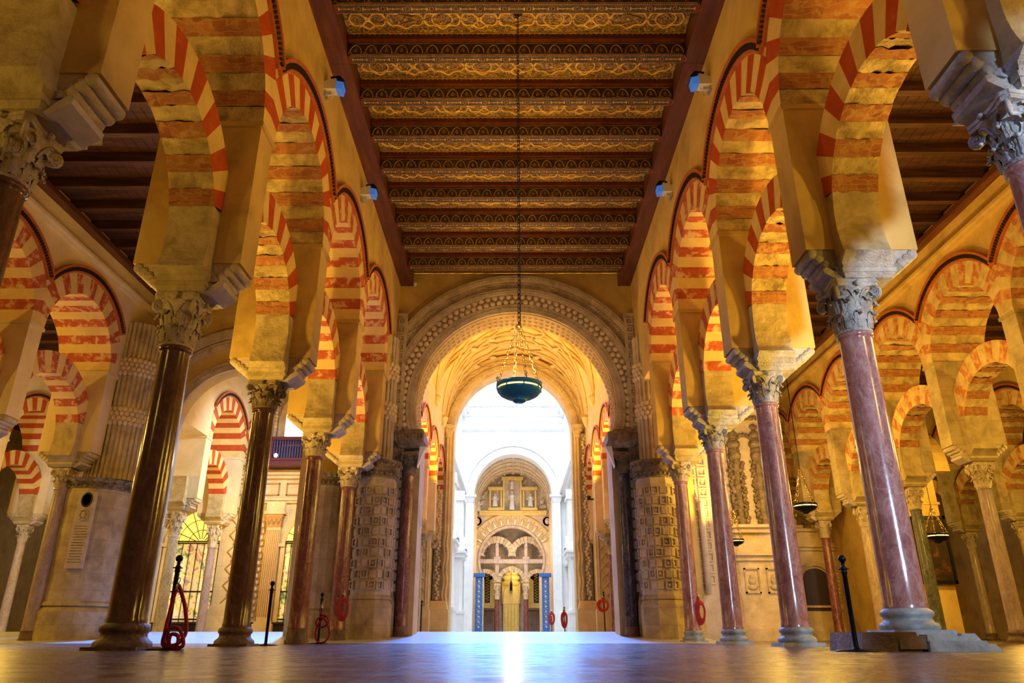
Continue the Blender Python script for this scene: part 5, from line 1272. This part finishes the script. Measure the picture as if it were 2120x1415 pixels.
# ------------------------------------------------------------------ hanging lamps
def chain(mb, p0, p1, link=.05, r=.006, m=0):
    p0, p1 = Vector(p0), Vector(p1); L = (p1 - p0).length; n = max(2, int(L / link)); d = (p1 - p0) / L; a = d.orthogonal().normalized(); b_ = d.cross(a)
    for i in range(n):
        c = p0 + d * (i + .5) * L / n; s = a if i % 2 else b_; h = link * .62
        mb.tube([c - d * h, c - d * h * .6 + s * h * .42, c + d * h * .6 + s * h * .42, c + d * h, c + d * h * .6 - s * h * .42, c - d * h * .6 - s * h * .42], r, 4, m, closed=True)
def hanging(x, y, z, R, zc, zh, label, mat, chainmat='gold', rod='iron', n=4, big=False, rosette=True):
    """z = rim height, zh = hub height, zc = ceiling height"""
    t = thing('hanging_lamp', label, 'lamp', (x, y, z))
    k = R
    mb = MB(); mb.lathe([(.0, -.62 * k), (.18 * k, -.60 * k), (.28 * k, -.54 * k), (.33 * k, -.47 * k), (.30 * k, -.45 * k), (.6 * k, -.38 * k), (.85 * k, -.24 * k), (.98 * k, -.08 * k), (k, 0), (.96 * k, 0), (.9 * k, -.12 * k), (.6 * k, -.26 * k), (0, -.3 * k)], 40); mb.build('dish', M[mat], t)
    mb = MB(); mb.lathe([(k * .93, .05 * k), (k * .97, .05 * k), (k * .97, .085 * k), (k * .93, .085 * k), (k * .93, .05 * k)], 40); mb.build('light_ring', M['lampglow'], t)
    mb = MB(); mb.lathe([(k * 1.0, .11 * k), (k * 1.03, .11 * k), (k * 1.03, .27 * k), (k * 1.0, .27 * k), (k * 1.0, .11 * k)], 40)
    for i in range(8): a = i / 8 * 2 * PI + .2; mb.tube([(k * 1.0 * math.cos(a), k * 1.0 * math.sin(a), -.02), (k * 1.0 * math.cos(a), k * 1.0 * math.sin(a), .2 * k)], .008, 4)
    for i in range(n):
        a = i / n * 2 * PI + .3; X, Y = k * 1.03 * math.cos(a), k * 1.03 * math.sin(a); mb.tube([(X, Y, .2 * k), (X, Y, .55 * k)], .005, 4); mb.tube([(X - .02, Y, .45 * k), (X + .02, Y, .45 * k)], .005, 4)
    mb.build('rim_band', M[mat], t)
    mb = MB()
    for i in range(n): mb = MB(); a = i / n * 2 * PI + .3; chain(mb, (k * math.cos(a), k * math.sin(a), .2 * k), (.02 * math.cos(a), .02 * math.sin(a), zh - z), .06, .004 if big else .008); mb.build('chain', M[chainmat], t)
    mb = MB(); mb.lathe([(0, zh - z - .03), (.04, zh - z - .02), (.05, zh - z), (.03, zh - z + .03), (.01, zh - z + .06)], 14); mb.build('hub', M['gold'], t)
    mb = MB(); 
    if big: 
        chain(mb, (0, 0, zh - z + .05), (0, 0, zc - z), .07, .006); mb.tube([(.02, .0, zh - z), (.01, 0, zc - z)], .004, 4)
    else: mb.tube([(0, 0, zh - z + .05), (0, 0, zc - z)], .012, 5)
    mb.build('suspension', M[rod], t)
    if rosette: mb = MB(); mb.lathe([(0, zc - z - .07), (.03, zc - z - .07), (.07, zc - z - .03), (.075, zc - z)], 16); mb.build('ceiling_rosette', M['iron'], t)
    return t
HZ = at(1075, 808, 9.1)[2]
hanging(.07, 9.1, HZ, .29, 9.52, at(1071, 675, 9.1)[2], 'big dark blue dish lamp hanging on a long chain in the middle of the nave', 'dish', 'gold', 'iron', 4, True)
p = at(1667, 1050, 17.66); hanging(p[0], 17.66, p[2], .27, 9.12, at(1652, 975, 17.66)[2], 'black and brass dish lamp hanging in the right aisle beside the second pink column', 'iron')
p = at(1940, 1112, 22.4); hanging(p[0], 22.4, p[2], .32, 9.12, at(1927, 1053, 22.4)[2], 'black and brass dish lamp hanging in front of the dark painting', 'iron', n=5)
p = at(1524, 1122, 21.5); hanging(p[0], 21.5, p[2], .22, 9.12, at(1512, 1062, 21.5)[2], 'small brass dish lamp half hidden behind the third pink column', 'iron')

# ------------------------------------------------------------------ wall spotlights with blue filters
def spotbox(x, y, z, s, label):
    t = thing('wall_spotlight', label, 'spotlight', (x, y, z), 0)
    mb = MB(); mb.box(-.02 if s > 0 else -.03, .03 if s > 0 else .02, -.06, .06, -.22, -.06); mb.box(*sorted((0, s * .12)), -.02, .02, -.14, -.1); mb.tube([(s * .02, .03, -.16), (s * .1, .05, -.24), (s * .16, .02, -.1)], .008, 5); mb.build('bracket', M['steel'], t)
    mb = MB(); a, b_ = sorted((s * .0, s * .2))
    mb.prism([(a, -.1), (b_, -.1), (b_, .05), ((a + b_) / 2 + s * .1, .12), (a, .05)], 'y', -.09, .09); mb.build('housing', M['housing'], t)
    mb = MB(); mb.prism([(s * .2, .05), (s * .32, .02), (s * .30, -.12), (s * .2, -.1)], 'y', -.1, .1); mb.build('blue_filter', M['blueglass'], t.children[-1])
    mb = MB(); mb.prism([(s * .10, .12), (s * .26, .14), (s * .35, .03), (s * .32, .02), (s * .24, .10)], 'y', -.115, .115); mb.build('visor', M['iron'], t)
for (y, nm) in ((9.85, 'nearer'), (13.0, 'farther'), (3.6, 'foremost')):
    spotbox(-3.15, y, 8.66, 1, 'white spotlight with blue front on the left nave wall, the %s one' % nm); spotbox(3.25, y - .1, 8.66, -1, 'white spotlight with blue front on the right nave wall, the %s one' % nm)
mb = MB(); mb.ball((0, 0, 0), .035, 0, 10, 6); mb.lathe([(.045, .02), (.05, .06)], 12)
o = mb.build('smoke_detector', M['housing'], None, (-2.72, 18.3, 9.13)); tag(o, 'small round white detector at the far left corner of the nave ceiling', 'detector')

# ------------------------------------------------------------------ barrier posts and red ropes
def post(x, y, z, label, hgt=.9, clip=False):
    t = thing('barrier_post', label, 'post', (x, y, z))
    mb = MB(); mb.lathe([(.17, 0), (.175, .006), (.165, .014), (.03, .022), (.0235, .04)], 32); mb.build('base_plate', M['iron'], t)
    mb = MB(); h = hgt - .12; mb.lathe([(.0215, .02), (.0215, h - .06), (.027, h - .055), (.027, h - .03), (.023, h - .02), (.027, h - .01), (.027, h), (.018, h + .01), (.014, h + .03), (.02, h + .04)], 18); mb.build('tube', M['iron'], t)
    mb = MB(); mb.ball((0, 0, h + .075), .036, 0, 18, 12); mb.build('ball_finial', M['iron'], t)
    mb = MB(); mb.tube([(.045 * math.cos(a), .045 * math.sin(a), h - .015) for a in [q / 12 * 2 * PI for q in range(12)]], .005, 5, closed=True); mb.build('hook_ring', M['iron'], t.children[1])
    return t
def rope(x, y, z, pts, label, r=.018, hook=True):
    t = thing('barrier_rope', label, 'rope', (x, y, z)); mb = MB(); P_ = [Vector(p) for p in pts]; out = []
    for i in range(len(P_) - 1):
        a, b_, c, d = P_[max(i - 1, 0)], P_[i], P_[i + 1], P_[min(i + 2, len(P_) - 1)]
        for q in range(8):
            u = q / 8; out.append(.5 * ((2 * b_) + (c - a) * u + (2 * a - 5 * b_ + 4 * c - d) * u * u + (3 * b_ - a - 3 * c + d) * u ** 3))
    out.append(P_[-1]); mb.tube(out, r, 8); mb.build('cord', M['rope'], t)
    if hook:
        mb = MB(); mb.lathe([(r * 1.2, -.05), (r * 1.25, .0), (.006, .02)], 10, tuple(P_[0])); mb.tube([tuple(P_[0] + Vector((0, 0, .02))), tuple(P_[0] + Vector((.012, 0, .045))), tuple(P_[0] + Vector((0, 0, .07))), tuple(P_[0] + Vector((-.012, 0, .05)))], .005, 5); mb.build('snap_hook', M['steel'], t)
    return t
post(-3.38, 7.72, 0, 'black barrier post with ball top beside the nearest left column', .9)
post(-3.58, 11.47, 0, 'black barrier post without rope between the second and third left columns', .9)
post(-3.59, 14.57, 0, 'black barrier post with looped red rope before the fourth left column', .9)
post(3.01, 7.03, 0, 'black barrier post in front of the broken blue-grey base on the right', .83)
# big looped rope on the first post
rope(-3.27, 7.66, 0, [(-.05, 0, .60), (-.01, -.02, .54), (.05, -.03, .42), (.09, -.03, .28), (.10, -.02, .15), (.04, -.02, .06), (-.05, -.03, .04), (-.10, -.02, .10), (-.06, -.05, .19), (.03, -.05, .20), (.09, -.05, .12), (.10, -.04, .04), (.03, -.04, .022), (-.03, -.05, .06), (-.02, -.06, .14), (.05, -.07, .13), (.06, -.07, .06), (0, -.03, .03), (-.10, -.02, .05), (-.11, 0, .16), (-.10, .01, .34), (-.08, .01, .5), (-.06, .02, .60)], 'thick red rope looped to the floor on the nearest left barrier post', .0185)
rope(-3.52, 14.5, 0, [(-.04, 0, .66), (-.07, 0, .58), (-.03, -.01, .50), (.06, -.02, .47), (.11, -.02, .38), (.05, -.02, .30), (-.07, -.03, .28), (-.12, -.02, .36), (-.06, -.04, .45), (.04, -.04, .42), (.12, -.03, .28), (.14, -.02, .14), (.06, -.02, .03), (-.06, -.02, .04), (-.11, -.01, .16), (-.09, 0, .30), (-.02, 0, .42), (.03, 0, .47)], 'red rope tied in a big loop on the fourth column barrier post', .017)
def coil(x, y, z, h, w_, label, turns=3, rr=.016, z0=None):
    pts = [(0, 0, h * .5 + .05)]
    for k in range(turns):
        f = 1 - .12 * k
        for q in range(8):
            a = PI / 2 - q / 8 * 2 * PI; pts.append((w_ * f * math.cos(a) * .5 + .01 * k, -.02 - .012 * k - .006 * (q % 2), h * .5 * f * math.sin(a) * (1 if math.sin(a) < 0 else .8)))
    pts.append((0, -.02, h * .45)); return rope(x, y, z, pts, label, rr)
coil(-3.69, 16.90, .70, .50, .22, 'dark red rope coiled on a hook at the coffered drum column on the left', 3, .022)
coil(3.86, 16.33, .62, .52, .20, 'red rope hung in a narrow coil on the fourth pink column', 4, .02)
p = at(838, 1282, 21.0); coil(p[0], 21, p[2], .48, .16, 'red rope coil just past the dark red jamb column', 3, .02)
p = at(852, 1286, 22.5); coil(p[0], 22.5, p[2], .44, .2, 'red rope coil on a thin post beyond the left jamb', 3, .022)
post(at(850, 1300, 22.6)[0], 22.6, .245, 'thin black post holding a red rope beyond the left jamb', 1.0)
post(at(871, 1300, 23.5)[0], 23.5, .245, 'thin black post without rope beyond the left jamb', .9)
p = at(1248, 1253, 26.4); coil(p[0], 26.4, p[2], .42, .36, 'small red rope coil on the red marble column beyond the right jamb', 3, .03)
post(p[0] + .05, 26.5, FZ, 'post behind the small red coil beyond the right jamb', p[2] + .2)
p = at(1168, 1282, 30); coil(p[0], 30, p[2], .62, .2, 'slanting red rope coil at the foot of the right arch jamb', 3, .035)
post(p[0] + .02, 30.1, FZ, 'post holding the red rope at the foot of the right arch jamb', .95)
p = at(1142, 1280, 44); coil(p[0], 44, p[2], .7, .3, 'small red rope coil far off at the blue pilaster', 3, .045)
post(p[0], 44.1, FZ, 'post holding the farthest red rope', .95)
# small amber spot on the right wall of the vaulted bay
p = at(1219, 1032, 31); t = thing('amber_spotlight', 'small glowing amber spotlight on the right side of the vaulted bay', 'spotlight', p)
mb = MB(); mb.lathe([(.06, -.08), (.09, .06), (.09, .08)], 14); mb.box(0, 3.36 - p[0], -.03, .03, -.08, -.02); mb.build('housing', M['iron'], t); mb = MB(); mb.lathe([(0, .075), (.08, .08)], 14); mb.ball((0, 0, .06), .07, 0, 10, 6, (1, 1, .5)); mb.build('glass', M['lampglow'], t)
